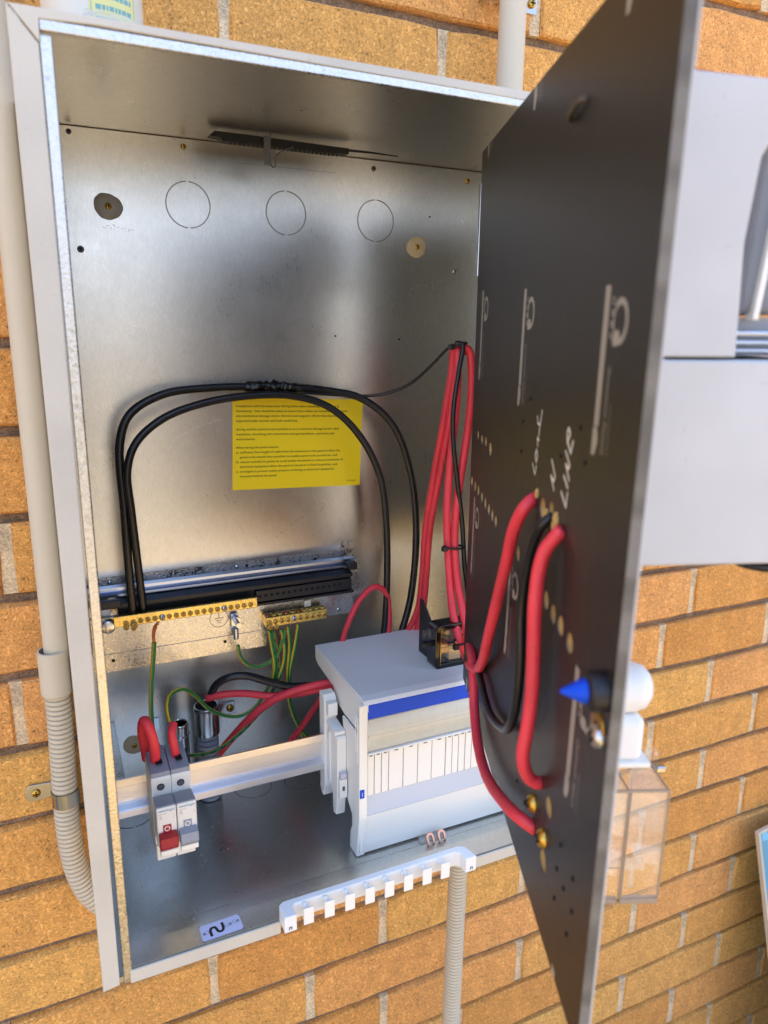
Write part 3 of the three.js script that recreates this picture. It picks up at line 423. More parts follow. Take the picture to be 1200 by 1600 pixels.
  const pan = lathe([[0, 0.0040], [0.0030, 0.0038], [0.0052, 0.0026], [0.0060, 0.0004], [0.0060, 0]], 18); pan.rotateX(Math.PI / 2);
  const sl = mergeGeometries([box(-0.0034, 0.0034, -0.0006, 0.0006, 0.0034, 0.0042, 0), box(-0.0006, 0.0006, -0.0034, 0.0034, 0.0034, 0.0041, 0)].map((q) => q.toNonIndexed()));
  for (const [a, b, m] of [[0.2995, 0.6620, M.passivated], [0.3257, 0.6570, M.passivated], [0.3983, 0.7679, M.steel]]) { const q = loc(t, 'bolt', pan, m), k = pl(a, b); q.position.set(k[0], y(k[1]), 0); loc(q, 'cross_slot', sl, M.hole); }
  const wsh = lathe([[0.003, 0.0008], [0.0075, 0.0008], [0.0078, 0]], 18); wsh.rotateX(Math.PI / 2); { const q = loc(t, 'washer', wsh, M.passivated); const k = pl(0.396, 0.7715); q.position.set(k[0], y(k[1]), 0); }
  // torn fibre round the top terminals
  for (const [a, b, r] of [[0.2630, 0.8520, 0.0022], [0.2870, 0.8440, 0.003], [0.3080, 0.8470, 0.0032], [0.3050, 0.8425, 0.0026]]) { const q = new THREE.IcosahedronGeometry(r, 1), p = q.attributes.position; for (let i = 0; i < p.count; i++) p.setXYZ(i, p.getX(i) * (1 + 0.3 * Math.sin(p.getY(i) * 3000)), p.getY(i) * 1.5, p.getZ(i) * 0.7); q.computeVertexNormals(); const m = loc(t, 'torn_fibre', q, M.tan), k = pl(a, b); m.position.set(k[0], y(k[1]), 0.0006); }
  // latch loop near the free top corner
  const lp = sweep(new THREE.CatmullRomCurve3([[0.2870, 0, -0.003], [0.2872, 0, 0.0015], [0.2900, 0.0005, 0.0030], [0.2970, 0.002, 0.0034], [0.3040, 0.0035, 0.0030], [0.3065, 0.004, 0.0015], [0.3066, 0.004, -0.003]].map(([a, b, c]) => new THREE.Vector3(a, y(1.0535) + b, c))), 30, 10, 0.0018); loc(t, 'latch_loop', lp.translate(pl(0.295, 1.055)[0] - 0.295, pl(0.295, 1.055)[1] - 1.055, 0), std({ color: 0x4a4034, roughness: 0.5 }));
  // hinge: knuckle, leaf and the arm that ties it to the box side
  const kn = cyl(0.0030, 0.0030, 0.078, 14); { const q = loc(t, 'hinge', kn, M.steel); q.position.set(-0.0140, y(1.0350), -0.002); const lf = loc(q, 'leaf', box(-0.004, 0.0004, -0.039, 0.039, -0.0164, -0.0030, 0.0003), M.steel); }
  // blue peg in its black collar
  const peg = loc(t, 'blue_peg', lathe([[0, 0.0118], [0.0012, 0.0110], [0.0057, 0.0018], [0.0059, 0]], 7).rotateX(Math.PI / 2), M.blue); { const k = pl(0.4000, 0.7915); peg.position.set(k[0], y(k[1]), 0.0085); };
  const col = lathe([[0, 0.0085], [0.0075, 0.0085], [0.0094, 0.0068], [0.0094, 0]], 22).rotateX(Math.PI / 2); loc(peg, 'collar', col, M.black).position.set(0, 0, -0.0085);
}
// hinge post closing the right side of the box
{ const g = mergeGeometries([box(0.0240, XR - 0.0035, 0.640, 1.088, 0.1790, 0.1805, 0).toNonIndexed()]); part(meterBox, 'hinge_post', g, M.zinc); }

// ------------------------------------------------------------------ gear on the outer face of the hinged panel
const py = (Y) => Y - 0.599;
{
  const t = panelThing('electricity_meter', 'pale grey electricity meter on the outer face of the open panel', 'meter'), f = -PTH - 0.0016;
  const pr = (pts, a, b, bev = 0.001) => prism(pts.map(([o, Y]) => [-o, py(Y)]), a, b, bev), o0 = PTH + 0.0016;
  loc(t, 'housing', pr([[o0, 0.9362], [0.0752, 0.9366], [0.0745, 0.955], [0.0728, 0.9896], [0.0760, 1.0274], [0.083, 1.041], [0.125, 1.046], [0.128, 1.051], [0.126, 1.056], [o0, 1.0655]], 0.16, 0.335), M.meter);
  loc(t, 'terminal_cover', pr([[o0, 0.8285], [0.132, 0.8312], [0.134, 0.834], [0.134, 0.9335], [0.132, 0.9352], [o0, 0.9350]], 0.158, 0.337, 0.0012), M.meter);
  loc(t, 'dial_face', pr([[0.0768, 0.9575], [0.1150, 0.9580], [0.1180, 1.036], [0.0800, 1.0375], [0.0768, 1.025], [0.0740, 0.99]], 0.17, 0.322, 0.002), std({ color: 0x686a71, roughness: 0.5 }));
  loc(t, 'window', pr([[0.0762, 0.9372], [0.124, 0.9376], [0.126, 0.955], [0.126, 1.038], [0.122, 1.0445], [0.0800, 1.0425]], 0.165, 0.331, 0.001), M.clear);
  for (const [Y, r] of [[0.9395, 0.0012], [0.9435, 0.0015], [0.9480, 0.0018]]) { const c = cyl(r, r, 0.044, 14); c.rotateX(Math.PI / 2); const m = loc(t, 'terminal_bar', c, M.steel); m.position.set(0.322, py(Y), -0.0995); }
  loc(t, 'terminal_tray', pr([[0.0775, 0.9372], [0.122, 0.9376], [0.122, 0.956], [0.0775, 0.956]], 0.20, 0.316, 0), M.grey);
  loc(t, 'register_bar', pr([[0.0860, 0.9550], [0.0890, 0.9545], [0.0960, 1.03], [0.0930, 1.03]], 0.318, 0.326, 0.0004), M.white);
  const gl = lathe([[0, 0.004], [0.0150, 0.004], [0.0165, 0.006], [0.0165, 0.009], [0, 0.009]], 22);
  for (const [L, o] of [[0.318, 0.112], [0.30, 0.034]]) { const m = loc(t, 'cable_gland', gl, M.black); m.position.set(L, py(0.8205), -o); }
}
{
  const t = panelThing('rotary_isolator', 'white rounded isolator switch on the outer face above the clear cover', 'switch');
  const k = lathe([[0, 0.0690], [0.0090, 0.0680], [0.0135, 0.0640], [0.0155, 0.0570], [0.0160, 0.03], [0.0160, 0.0072]], 28); k.rotateX(-Math.PI / 2); { const m = loc(t, 'knob', k, M.whiteCool); m.position.set(0.292, py(0.7375), 0); }
  loc(t, 'body', new RoundedBoxGeometry(0.036, 0.030, 0.057, 3, 0.006).translate(0.289, py(0.7085), -0.0068 - 0.0285), M.whiteCool);
  loc(t, 'foot', new RoundedBoxGeometry(0.040, 0.0035, 0.0610, 1, 0.001).translate(0.289, py(0.6935), -0.0068 - 0.0305), M.white);
  loc(t, 'back_plate', new RoundedBoxGeometry(0.046, 0.078, 0.004, 1, 0.001).translate(0.284, py(0.722), -0.0089), M.white);
}
{
  const t = panelThing('clear_cover', 'empty clear plastic terminal cover box on the outer face near the panel bottom', 'cover'), w = 0.0016, L0 = 0.2400, L1 = 0.3000, Y0 = 0.5905, Y1 = 0.6690, O0 = 0.0072, O1 = 0.0860;
  const b = (a0, a1, y0, y1, o0, o1) => box(a0, a1, py(y0), py(y1), -o1, -o0, 0.0004);
  loc(t, 'near_wall', b(L1 - w, L1, Y0, Y1, O0, 0.0600), M.clearBox); loc(t, 'near_wall', b(L1 - w, L1, Y0, Y1, 0.0604, O1), M.clearBox);
  loc(t, 'top_wall', b(L0, L1 - w - 0.0002, Y1 - w, Y1, O0, 0.0600), M.clearBox); loc(t, 'top_wall', b(L0, L1 - w - 0.0002, Y1 - w, Y1, 0.0604, O1), M.clearBox);
  loc(t, 'far_wall', b(L0, L0 + w, Y0, Y1 - w - 0.0002, O0, O1), M.clearBox); loc(t, 'front_wall', b(L0 + w + 0.0002, L1 - w - 0.0002, Y0, Y1 - w - 0.0002, O1 - w, O1), M.clearBox);
  loc(t, 'rib', b(L0 + 0.003, L1 - 0.003, Y0 + 0.002, Y1 - 0.003, 0.0592, 0.0608), M.clearBox);
  for (const o of [O0, 0.0592, 0.0606, O1 - 0.0012]) loc(t, 'edge_bead', b(L1 - 0.0004, L1 + 0.0010, Y0, Y1 - 0.0004, o, o + 0.0012), M.clearEdge);
  for (const o of [0.0594, O1 - 0.0014]) loc(t, 'edge_bead', b(L0, L1 - 0.0008, Y1 - 0.0002, Y1 + 0.0010, o, o + 0.0014), M.clearEdge);
  loc(t, 'edge_bead', b(L0, L0 + 0.0014, Y0, Y1, O1 - 0.0002, O1 + 0.0010), M.clearEdge);
  loc(t, 'seam', b(L1 - 0.0002, L1 + 0.0006, Y0 + 0.0230, Y0 + 0.0236, O0, 0.0590), M.clearEdge);
  loc(t, 'bottom_rim', b(L1 - 0.003, L1 + 0.0008, Y0 - 0.004, Y0 - 0.0002, O0, 0.0590), M.clearEdge); loc(t, 'bottom_rim', b(L1 - 0.003, L1 + 0.0008, Y0 - 0.004, Y0 - 0.0002, 0.0606, O1), M.clearEdge);
  loc(t, 'top_rim', b(L1 - 0.001, L1 + 0.0008, Y1 - 0.0002, Y1 + 0.0016, O0, O1), M.clearEdge);
  loc(t, 'base_strip', b(L1 - 0.014, L1 - 0.004, Y0 + 0.004, Y0 + 0.062, 0.018, 0.050), M.clearHazy);
  loc(t, 'inner_post', b(L1 - 0.010, L1 - 0.007, Y0 + 0.002, Y0 + 0.020, 0.0690, 0.0720), M.clearHazy); loc(t, 'inner_post', b(L1 - 0.012, L1 - 0.006, Y0 + 0.016, Y0 + 0.0215, 0.0640, 0.0780), M.clearHazy);
  loc(t, 'seal_screw', new RoundedBoxGeometry(0.009, 0.007, 0.007, 2, 0.0015).translate(0.2640, py(0.6735), -0.0880), M.clearBox); loc(t, 'seal_screw', new RoundedBoxGeometry(0.006, 0.005, 0.007, 2, 0.0015).translate(0.2730, py(0.6680), -0.0905), M.chrome);
}
// ------------------------------------------------------------------ aluminium rail and the two breakers
{
  const t = thing('din_rail', 'aluminium mounting rail carrying the two breakers and the white board', 'rail', [-0.15, 0.4915, 0.12]);
  part(t, 'rail', prism([[0.1225, 0.4968], [0.1300, 0.4960], [0.1300, 0.4905], [0.1325, 0.4900], [0.1325, 0.4970], [0.1316, 0.4980], [0.1240, 0.4984], [0.1240, 0.5226], [0.1316, 0.5230], [0.1325, 0.5238], [0.1325, 0.5315], [0.1300, 0.5312], [0.1300, 0.5250], [0.1225, 0.5242]], -0.3520, 0.07), M.alu);
  for (const x of [-0.345, 0.06]) part(t, 'standoff', box(x - 0.005, x + 0.005, 0.498, 0.524, 0.0045, 0.122, 0.0006), M.zinc);
}
{
  const W = 0.0174;
  const face = (red) => canvasTex(350, 470, (c, w, h) => {
    c.fillStyle = '#e4e2da'; c.fillRect(0, 0, w, h); c.fillStyle = '#1f86b4'; c.fillRect(22, 22, 150, 20); c.font = 'bold 62px sans-serif'; c.fillText('hager', 178, 52, 160);
    c.fillStyle = '#8d8b85'; c.font = '34px sans-serif'; c.fillText(red ? 'MBN116E' : 'MBN110', 24, 104, 170); c.fillRect(26, 128, 60, 7); c.fillRect(26, 146, 44, 7); c.fillRect(40, 164, 60, 7); c.fillRect(40, 184, 46, 7); c.font = '30px sans-serif'; c.fillText(red ? '1' : '2', 306, 96); c.fillText('2', 300, 150); c.fillRect(306, 176, 12, 22);
  });
  const mk = (x0, red, label) => {
    const t = thing('circuit_breaker', label, 'circuit breaker', [x0 + W / 2, 0.470, 0.165], 'two breakers side by side on the rail'), x1 = x0 + W;
    part(t, 'body', prism([[0.1332, 0.4715], [0.1780, 0.4705], [0.1790, 0.4730], [0.1790, 0.4965], [0.1740, 0.4985], [0.1740, 0.5310], [0.1755, 0.5500], [0.1745, 0.5520], [0.1335, 0.5535]], x0, x1, 0.0005), M.white);
    part(t, 'terminal_top', prism([[0.1350, 0.5537], [0.1742, 0.5523], [0.1735, 0.5560], [0.1600, 0.5585], [0.1480, 0.5600], [0.1350, 0.5605]], x0 + 0.0002, x1 - 0.0002, 0.0004), M.grey);
    part(t, 'nose', prism([[0.1745, 0.4988], [0.1985, 0.4975], [0.2000, 0.4990], [0.2000, 0.5365], [0.1995, 0.5375], [0.1745, 0.5312]], x0 + 0.0003, x1 - 0.0003, 0.0006), M.white);
    part(t, 'bevel', prism([[0.1760, 0.5324], [0.1994, 0.5380], [0.1990, 0.5386], [0.1756, 0.5340]], x0 + 0.0006, x1 - 0.0006), M.grey);
    const fp = new THREE.PlaneGeometry(W - 0.002, 0.0225); put(t, 'rating_label', fp, std({ map: face(red), roughness: 0.4 }), x0 + W / 2, 0.5248, 0.2003);
    const tm = red ? M.redToggle : M.grey;
    const tg = part(t, 'toggle', prism([[0.2004, 0.4995], [0.2085, 0.5010], [0.2100, 0.5040], [0.2080, 0.5115], [0.2004, 0.5135]], x0 + 0.0008, x1 - 0.0008, 0.0008), tm);
    part(t, 'toggle_window', box(x0 + 0.0050, x1 - 0.0052, 0.5125, 0.5205, 0.2002, 0.2010, 0.0003), tm);
    const rg = new THREE.TorusGeometry(0.0021, 0.00045, 6, 20); put(t, 'off_mark', rg, M.white, x0 + W / 2 - 0.0002, 0.5168, 0.2011);
    part(t, 'lower_lip', box(x0 + 0.0010, x1 - 0.0010, 0.4930, 0.4982, 0.1985, 0.2060, 0.0008), M.white);
    const sh = cyl(0.0034, 0.0034, 0.0010, 20); sh.rotateX(Math.PI / 2); const h1 = put(t, 'terminal_hole', sh, M.hole, x0 + W / 2 - 0.0006, 0.5425, 0.1750); const hd = cyl(0.0027, 0.0027, 0.0006, 16); hd.rotateX(Math.PI / 2); loc(h1, 'screw_head', hd, M.darkGrey).position.set(0, 0, 0.0004);
    put(t, 'terminal_hole', sh, M.hole, x0 + W / 2 + 0.001, 0.4890, 0.1786);
    part(t, 'lower_terminal', box(x0 + 0.0004, x1 - 0.0004, 0.4712, 0.4870, 0.1792, 0.1815, 0.0005), M.white);
    part(t, 'cable_entry', box(x0 + 0.0062, x1 - 0.0052, 0.5600, 0.5612, 0.1585, 0.1665, 0.0004), M.hole);
  };
  mk(-0.3220, true, 'circuit breaker with dark red toggle, left of the pair'); mk(-0.3220 + W + 0.0003, false, 'circuit breaker with grey toggle, right of the pair');
}
// ------------------------------------------------------------------ white pole board
{
  const t = thing('distribution_board', 'white modular distribution board with blue strip, standing at the box floor', 'switchboard', [-0.03, FL, 0.13]), XA = -0.1300, XB = 0.0850, XF = -0.1205;
  part(t, 'top_shroud', prism([[0.0600, 0.5965], [0.0600, 0.6000], [0.1900, 0.6000], [0.1985, 0.5985], [0.2012, 0.5955], [0.2012, 0.5870], [0.1990, 0.5870], [0.1990, 0.5940], [0.1900, 0.5968]], -0.1245, 0.0200, 0.0003), M.whiteCool);
  part(t, 'shroud_end', prism([[0.0602, 0.5962], [0.0602, 0.5840], [0.0700, 0.5800], [0.1180, 0.5760], [0.1240, 0.5640], [0.1500, 0.5600], [0.1900, 0.5600], [0.1985, 0.5860], [0.1985, 0.5942], [0.1900, 0.5962]], -0.1244, -0.1222, 0.0003), M.white);
  part(t, 'side_wall', prism([[0.1990, 0.5855], [0.1990, 0.4300], [0.1915, 0.4230], [0.1770, 0.4230], [0.1765, 0.4600], [0.1640, 0.4700], [0.1500, 0.5590], [0.1900, 0.5590]], -0.1270, -0.1245, 0.0004), M.white);
  part(t, 'corner_post', prism([[0.1992, 0.5955], [0.2015, 0.5950], [0.2015, 0.4700], [0.1945, 0.4225], [0.1770, 0.4225], [0.1780, 0.4420], [0.1900, 0.4700], [0.1992, 0.5400]], XA + 0.0006, XF, 0.0006), M.white);
  part(t, 'front_cover', prism([[0.2000, 0.4715], [0.2006, 0.4715], [0.1935, 0.4235], [0.1900, 0.4235]], XF + 0.0002, XB, 0.0002), M.white);
  part(t, 'grey_band', prism([[0.1960, 0.4925], [0.1972, 0.4925], [0.2006, 0.4719], [0.1990, 0.4716]], XF + 0.0003, XB - 0.0004), std({ color: 0xc3c9cf, roughness: 0.35 }));
  part(t, 'blue_strip', prism([[0.1995, 0.5800], [0.2018, 0.5800], [0.2014, 0.5868], [0.1995, 0.5980 - 0.0108]], XF + 0.0001, XB - 0.0002), M.blue);
  part(t, 'blue_strip', prism([[0.2014, 0.5800], [0.2024, 0.5802], [0.2020, 0.5945], [0.2013, 0.5950]], XF + 0.0003, XB - 0.0006, 0.0003), M.blue);
  // bulged clear cover over a paper label strip
  const cv = [], cin = []; for (let i = 0; i <= 12; i++) { const a = i / 12, Y = 0.5425 + a * 0.0370, b = Math.sin(a * Math.PI); cv.push([0.2006 + 0.0055 * b, Y]); cin.unshift([0.2000 + 0.0050 * b, Y]); }
  part(t, 'label_window', prism([...cv, ...cin], XF + 0.0005, XB - 0.0006), M.clearHazy);
  const paper = canvasTex(1024, 128, (c, w, h) => { c.fillStyle = '#e9e6dc'; c.fillRect(0, 0, w, h); c.strokeStyle = '#d2cec2'; c.lineWidth = 3; for (let i = 0; i < 15; i++) { c.beginPath(); c.moveTo(i * 70 + 12, 10); c.lineTo(i * 70 + 12, h - 10); c.stroke(); } c.fillStyle = '#cfccc4'; c.fillRect(0, 64, w, 10); });
  put(t, 'label_paper', new THREE.PlaneGeometry(XB - XF - 0.002, 0.034), std({ map: paper, roughness: 0.7 }), (XA + 0.01 + XB) / 2 - 0.0005, 0.5608, 0.1996);
  part(t, 'window_ledge', box(XF + 0.0004, XB - 0.0004, 0.5408, 0.5424, 0.1975, 0.2030, 0.0004), M.whiteCool);
  // pole fillers, each a separate snap-off blank
  let x = XF + 0.0008; const ws = [0.0078, 0.0078, 0.0080, 0.0164, 0.0164, 0.0164, 0.0164, 0.0078, 0.0078, 0.0080, 0.0078, 0.0164, 0.0164, 0.0078, 0.0164];
  for (const w of ws) { const b = part(t, 'pole_filler', box(x + 0.0004, x + w - 0.0004, 0.4928, 0.5396, 0.1950, 0.1985 + rr(-0.0003, 0.0003), 0.0007), M.white); const n = Math.min(0.0040, w * 0.45); part(b, 'notch', box(x + w / 2 - n / 2, x + w / 2 + n / 2, 0.5370, 0.5393, 0.1978, 0.1990, 0), M.darkGrey); x += w; }
  part(t, 'inner_wall', box(XF + 0.0002, XB, 0.4926, 0.5405, 0.1915, 0.1946, 0), M.white);
  part(t, 'end_wall', box(XB + 0.0003, XB + 0.003, 0.4235, 0.594, 0.176, 0.200, 0.0004), M.white);
  // rail clips stacked on the left end
  part(t, 'base_frame', prism([[0.1190, 0.5755], [0.1290, 0.5755], [0.1340, 0.5700], [0.1340, 0.4700], [0.1290, 0.4560], [0.1230, 0.4560], [0.1190, 0.4640]], -0.1410, -0.1272, 0.0006), M.white);
  part(t, 'base_rib', box(-0.1395, -0.1290, 0.5560, 0.5705, 0.1342, 0.1420, 0.0006), M.whiteCool);
  part(t, 'base_rib', prism([[0.1342, 0.5450], [0.1342, 0.5490], [0.1590, 0.5470], [0.1590, 0.5430]], -0.1390, -0.1275, 0.0004), M.whiteCool);
  part(t, 'rail_clip', prism([[0.1345, 0.5425], [0.1600, 0.5420], [0.1620, 0.5400], [0.1620, 0.4780], [0.1580, 0.4500], [0.1500, 0.4480], [0.1480, 0.4700], [0.1345, 0.4790]], -0.1375, -0.1274, 0.0006), M.white);
  part(t, 'clip_rail_slot', box(-0.1392, -0.1376, 0.4800, 0.5400, 0.1370, 0.1440, 0.0003), M.whiteCool);
  const lt = part(t, 'clip_latch', box(-0.1368, -0.1284, 0.4740, 0.4960, 0.1622, 0.1672, 0.0006), M.white); part(lt, 'latch_slot', box(-0.1338, -0.1312, 0.4830, 0.4880, 0.1668, 0.1676, 0), M.darkGrey);
  part(t, 'latch_button', box(-0.1360, -0.1292, 0.4972, 0.5030, 0.1624, 0.1680, 0.0006), std({ color: 0xc9c9d6, roughness: 0.4 }));
  part(t, 'side_rib', sweep(curveOf([[-0.1274, 0.580, 0.1850], [-0.1276, 0.578, 0.1915], [-0.1276, 0.545, 0.1925], [-0.1274, 0.528, 0.1935]]), 20, 6, 0.0007), M.white);
  part(t, 'side_rib', sweep(curveOf([[-0.1274, 0.576, 0.1830], [-0.1276, 0.574, 0.1870], [-0.1276, 0.545, 0.1880], [-0.1274, 0.538, 0.1890]]), 20, 6, 0.0006), M.white);
  const tag = part(t, 'blue_button', box(-0.1290, -0.1242, 0.4945, 0.5040, 0.2014, 0.2026, 0.0005), M.blue); part(tag, 'mark', box(-0.1270, -0.1262, 0.4970, 0.5015, 0.2024, 0.2030, 0), std({ color: 0xaab8e0, roughness: 0.4 }));
}
// ------------------------------------------------------------------ neutral and earth bars on their bracket
{
  const t = thing('busbar_bracket', 'long galvanised bracket behind the neutral bar on the back of the box', 'bracket', [-0.2, 0.593, 0.02]);
  part(t, 'upper_flange', box(-0.3555, -0.0560, 0.6700, 0.6915, 0.0043, 0.0060, 0.0004), M.oxide, 'mottled oxidised upper flange');
  part(t, 'corner_tab', box(-0.0720, -0.0555, 0.6890, 0.7010, 0.0045, 0.0058, 0.0004), M.oxide);
  part(t, 'rail', prism([[0.0062, 0.6705], [0.0240, 0.6735], [0.0240, 0.6770], [0.0300, 0.6775], [0.0300, 0.6800], [0.0225, 0.6810], [0.0225, 0.6835], [0.0285, 0.6840], [0.0285, 0.6868], [0.0200, 0.6872], [0.0062, 0.6800]], -0.3555, -0.0625, 0.0003), M.blueZinc, 'blue passivated rail along the bracket');
  part(t, 'lower_plate', box(-0.3560, -0.0640, 0.6180, 0.6680, 0.0245, 0.0265, 0.0004), M.zinc);
  part(t, 'lower_plate', box(-0.3560, -0.1712, 0.5948, 0.6150, 0.0270, 0.0290, 0.0004), M.zinc);
  part(t, 'lower_plate', box(-0.3560, -0.1730, 0.6153, 0.6560, 0.0272, 0.0296, 0.0004), M.zinc);
  part(t, 'fold', prism([[0.0046, 0.6175], [0.0244, 0.6178], [0.0244, 0.6190], [0.0046, 0.6187]], -0.3560, -0.0640), M.zinc);
  part(t, 'end_tab', (() => { const s = new THREE.Shape(); s.moveTo(-0.0700, 0.6430); s.lineTo(-0.0590, 0.6430); s.lineTo(-0.0590, 0.6860); s.lineTo(-0.0700, 0.6860); s.closePath(); const p = new THREE.Path(); p.absellipse(-0.0645, 0.6515, 0.0024, 0.0024, Math.PI, 0, false); p.absellipse(-0.0645, 0.6690, 0.0024, 0.0024, 0, Math.PI, false); s.holes.push(p); const g = new THREE.ExtrudeGeometry(s, { depth: 0.0016, bevelEnabled: false, curveSegments: 8 }); g.translate(0, 0, 0.0310); return uvMetres(g); })(), M.zinc, 'slotted end tab');
  const dot = cyl(0.0018, 0.0018, 0.0006, 10); dot.rotateX(Math.PI / 2);
  for (const [x, y, z] of [[-0.3369, 0.6075, 0.0291], [-0.2193, 0.6084, 0.0291], [-0.1862, 0.6862, 0.0061]]) put(t, 'drilled_hole', dot, M.hole, x, y, z);
  const rv = lathe([[0, 0.0014], [0.0018, 0.0011], [0.0026, 0]], 12); rv.rotateX(Math.PI / 2);
  for (const [x, y, z] of [[-0.1979, 0.6862, 0.0060], [-0.3328, 0.6860, 0.0060], [-0.0830, 0.6250, 0.0266]]) put(t, 'rivet', rv, M.steel, x, y, z);
  const mk = new THREE.TorusGeometry(0.0100, 0.0003, 4, 36); put(t, 'earth_mark', mk, M.darkGrey, -0.2250, 0.6370, 0.0297); part(t, 'earth_mark', mergeGeometries([box(-0.2253, -0.2247, 0.6375, 0.6440, 0.0295, 0.0299, 0), box(-0.2300, -0.2200, 0.6370, 0.6375, 0.0295, 0.0299, 0), box(-0.2280, -0.2220, 0.6345, 0.6350, 0.0295, 0.0299, 0), box(-0.2265, -0.2235, 0.6320, 0.6325, 0.0295, 0.0299, 0)].map((g) => g.toNonIndexed())), M.darkGrey);
}
const scG = lathe([[0, 0.0018], [0.0012, 0.0018], [0.0024, 0.0014], [0.0027, 0.0004], [0.0027, 0]], 14); scG.rotateX(Math.PI / 2);
const scS = mergeGeometries([box(-0.0017, 0.0017, -0.0004, 0.0004, 0.0014, 0.0020, 0), box(-0.0004, 0.0004, -0.0017, 0.0017, 0.0014, 0.00198, 0)].map((g) => g.toNonIndexed()));
const screwOn = (t, m, x, y, z, rx = 0, s = 1) => { const q = put(t, 'screw', scG, m, x, y, z, rx); q.scale.setScalar(s); loc(q, 'cross_slot', scS, m === M.brass ? M.brassDark : m === M.copper ? M.copper : M.darkGrey); };
{
  const t = thing('neutral_bar', 'long brass neutral bar in a black insulating channel', 'neutral bar', [-0.2, 0.65, 0.045]);
  part(t, 'channel', prism([[0.0305, 0.6500], [0.0480, 0.6520], [0.0480, 0.6545], [0.0380, 0.6550], [0.0380, 0.6700], [0.0440, 0.6700], [0.0440, 0.6740], [0.0305, 0.6760]], -0.3290, -0.0720, 0.0004), M.black);
  part(t, 'terminal_block', box(-0.1870, -0.0745, 0.6560, 0.6690, 0.0382, 0.0470, 0.0008), M.black);
  const hl = cyl(0.0019, 0.0019, 0.0008, 12); hl.rotateX(Math.PI / 2);
  for (let i = 0; i < 15; i++) put(t, 'wire_hole', hl, M.hole, -0.1830 + i * 0.0067, 0.6628 + i * 0.00005, 0.0469);
  part(t, 'brass_strip', box(-0.3350, -0.1880, 0.6535, 0.6650, 0.0482, 0.0550, 0.0008), M.brass);
  for (let i = 0; i < 19; i++) { const steel = i === 5 || i === 14; screwOn(t, steel ? M.steel : M.brass, -0.3235 + i * 0.0071, i < 2 ? 0.6572 : 0.6580, 0.0550, 0, steel ? 1.2 : 1.05); }
  screwOn(t, M.brass, -0.3235, 0.6528, 0.0556, 0, 1.1); screwOn(t, M.brass, -0.3160, 0.6545, 0.0575, 0, 1.35); screwOn(t, M.brass, -0.3165, 0.6510, 0.0560, 0, 1.0);
  const bolt = lathe([[0, 0.0080], [0.0055, 0.0078], [0.0070, 0.0065], [0.0072, 0.0005], [0.0072, 0]], 22); bolt.rotateX(Math.PI / 2); put(t, 'end_bolt', bolt, M.steel, -0.3405, 0.6555, 0.0480);
  part(t, 'end_clip', box(-0.3480, -0.3255, 0.6700, 0.6790, 0.0385, 0.0450, 0.0015), M.black); part(t, 'end_clip', box(-0.3540, -0.3360, 0.6630, 0.6720, 0.0350, 0.0420, 0.0015), M.whiteCool, 'pale end clip'); part(t, 'end_clip', box(-0.0760, -0.0655, 0.6770, 0.6860, 0.0330, 0.0430, 0.001), M.black);
}
{
  const t = thing('earth_bar', 'short brass earth bar crowded with screws, green wires hanging below', 'earth bar', [-0.14, 0.624, 0.04]);
  part(t, 'brass_block', box(-0.1765, -0.1045, 0.6240, 0.6355, 0.0300, 0.0455, 0.0008), M.brass);
  for (let i = 0; i < 10; i++) { screwOn(t, i === 4 ? M.steel : M.brass, -0.1730 + i * 0.0072, 0.6300, 0.0455, 0, 1.15); screwOn(t, i === 0 || i === 3 || i === 5 ? M.copper : M.brass, -0.1730 + i * 0.0072, 0.6354, 0.0390, -Math.PI / 2, 1.1); }
  screwOn(t, M.brass, -0.1725, 0.6250, 0.0470, 0, 1.25); screwOn(t, M.brass, -0.1650, 0.6235, 0.0460, 0, 1.0);
  part(t, 'spacer', box(-0.1270, -0.1190, 0.6362, 0.6440, 0.0270, 0.0320, 0.0006), M.white);
}
{
  const t = thing('earth_stud', 'zinc stud bolt with crimped lug on the golden bracket plate', 'stud', [-0.2075, 0.612, 0.04]);
  const st = cyl(0.0028, 0.0028, 0.022, 12); st.rotateX(Math.PI / 2); put(t, 'stud', st, M.steel, -0.2085, 0.6345, 0.0410);
  const nut = cyl(0.0056, 0.0056, 0.005, 6); nut.rotateX(Math.PI / 2); put(t, 'nut', nut, M.steel, -0.2085, 0.6345, 0.0372);
  part(t, 'lug', mergeGeometries([box(-0.2125, -0.2045, 0.6240, 0.6420, 0.0322, 0.0340, 0.0004).toNonIndexed(), cyl(0.0030, 0.0030, 0.012, 12).translate(-0.2085, 0.6190, 0.0365).toNonIndexed()]), M.blueZinc);
}
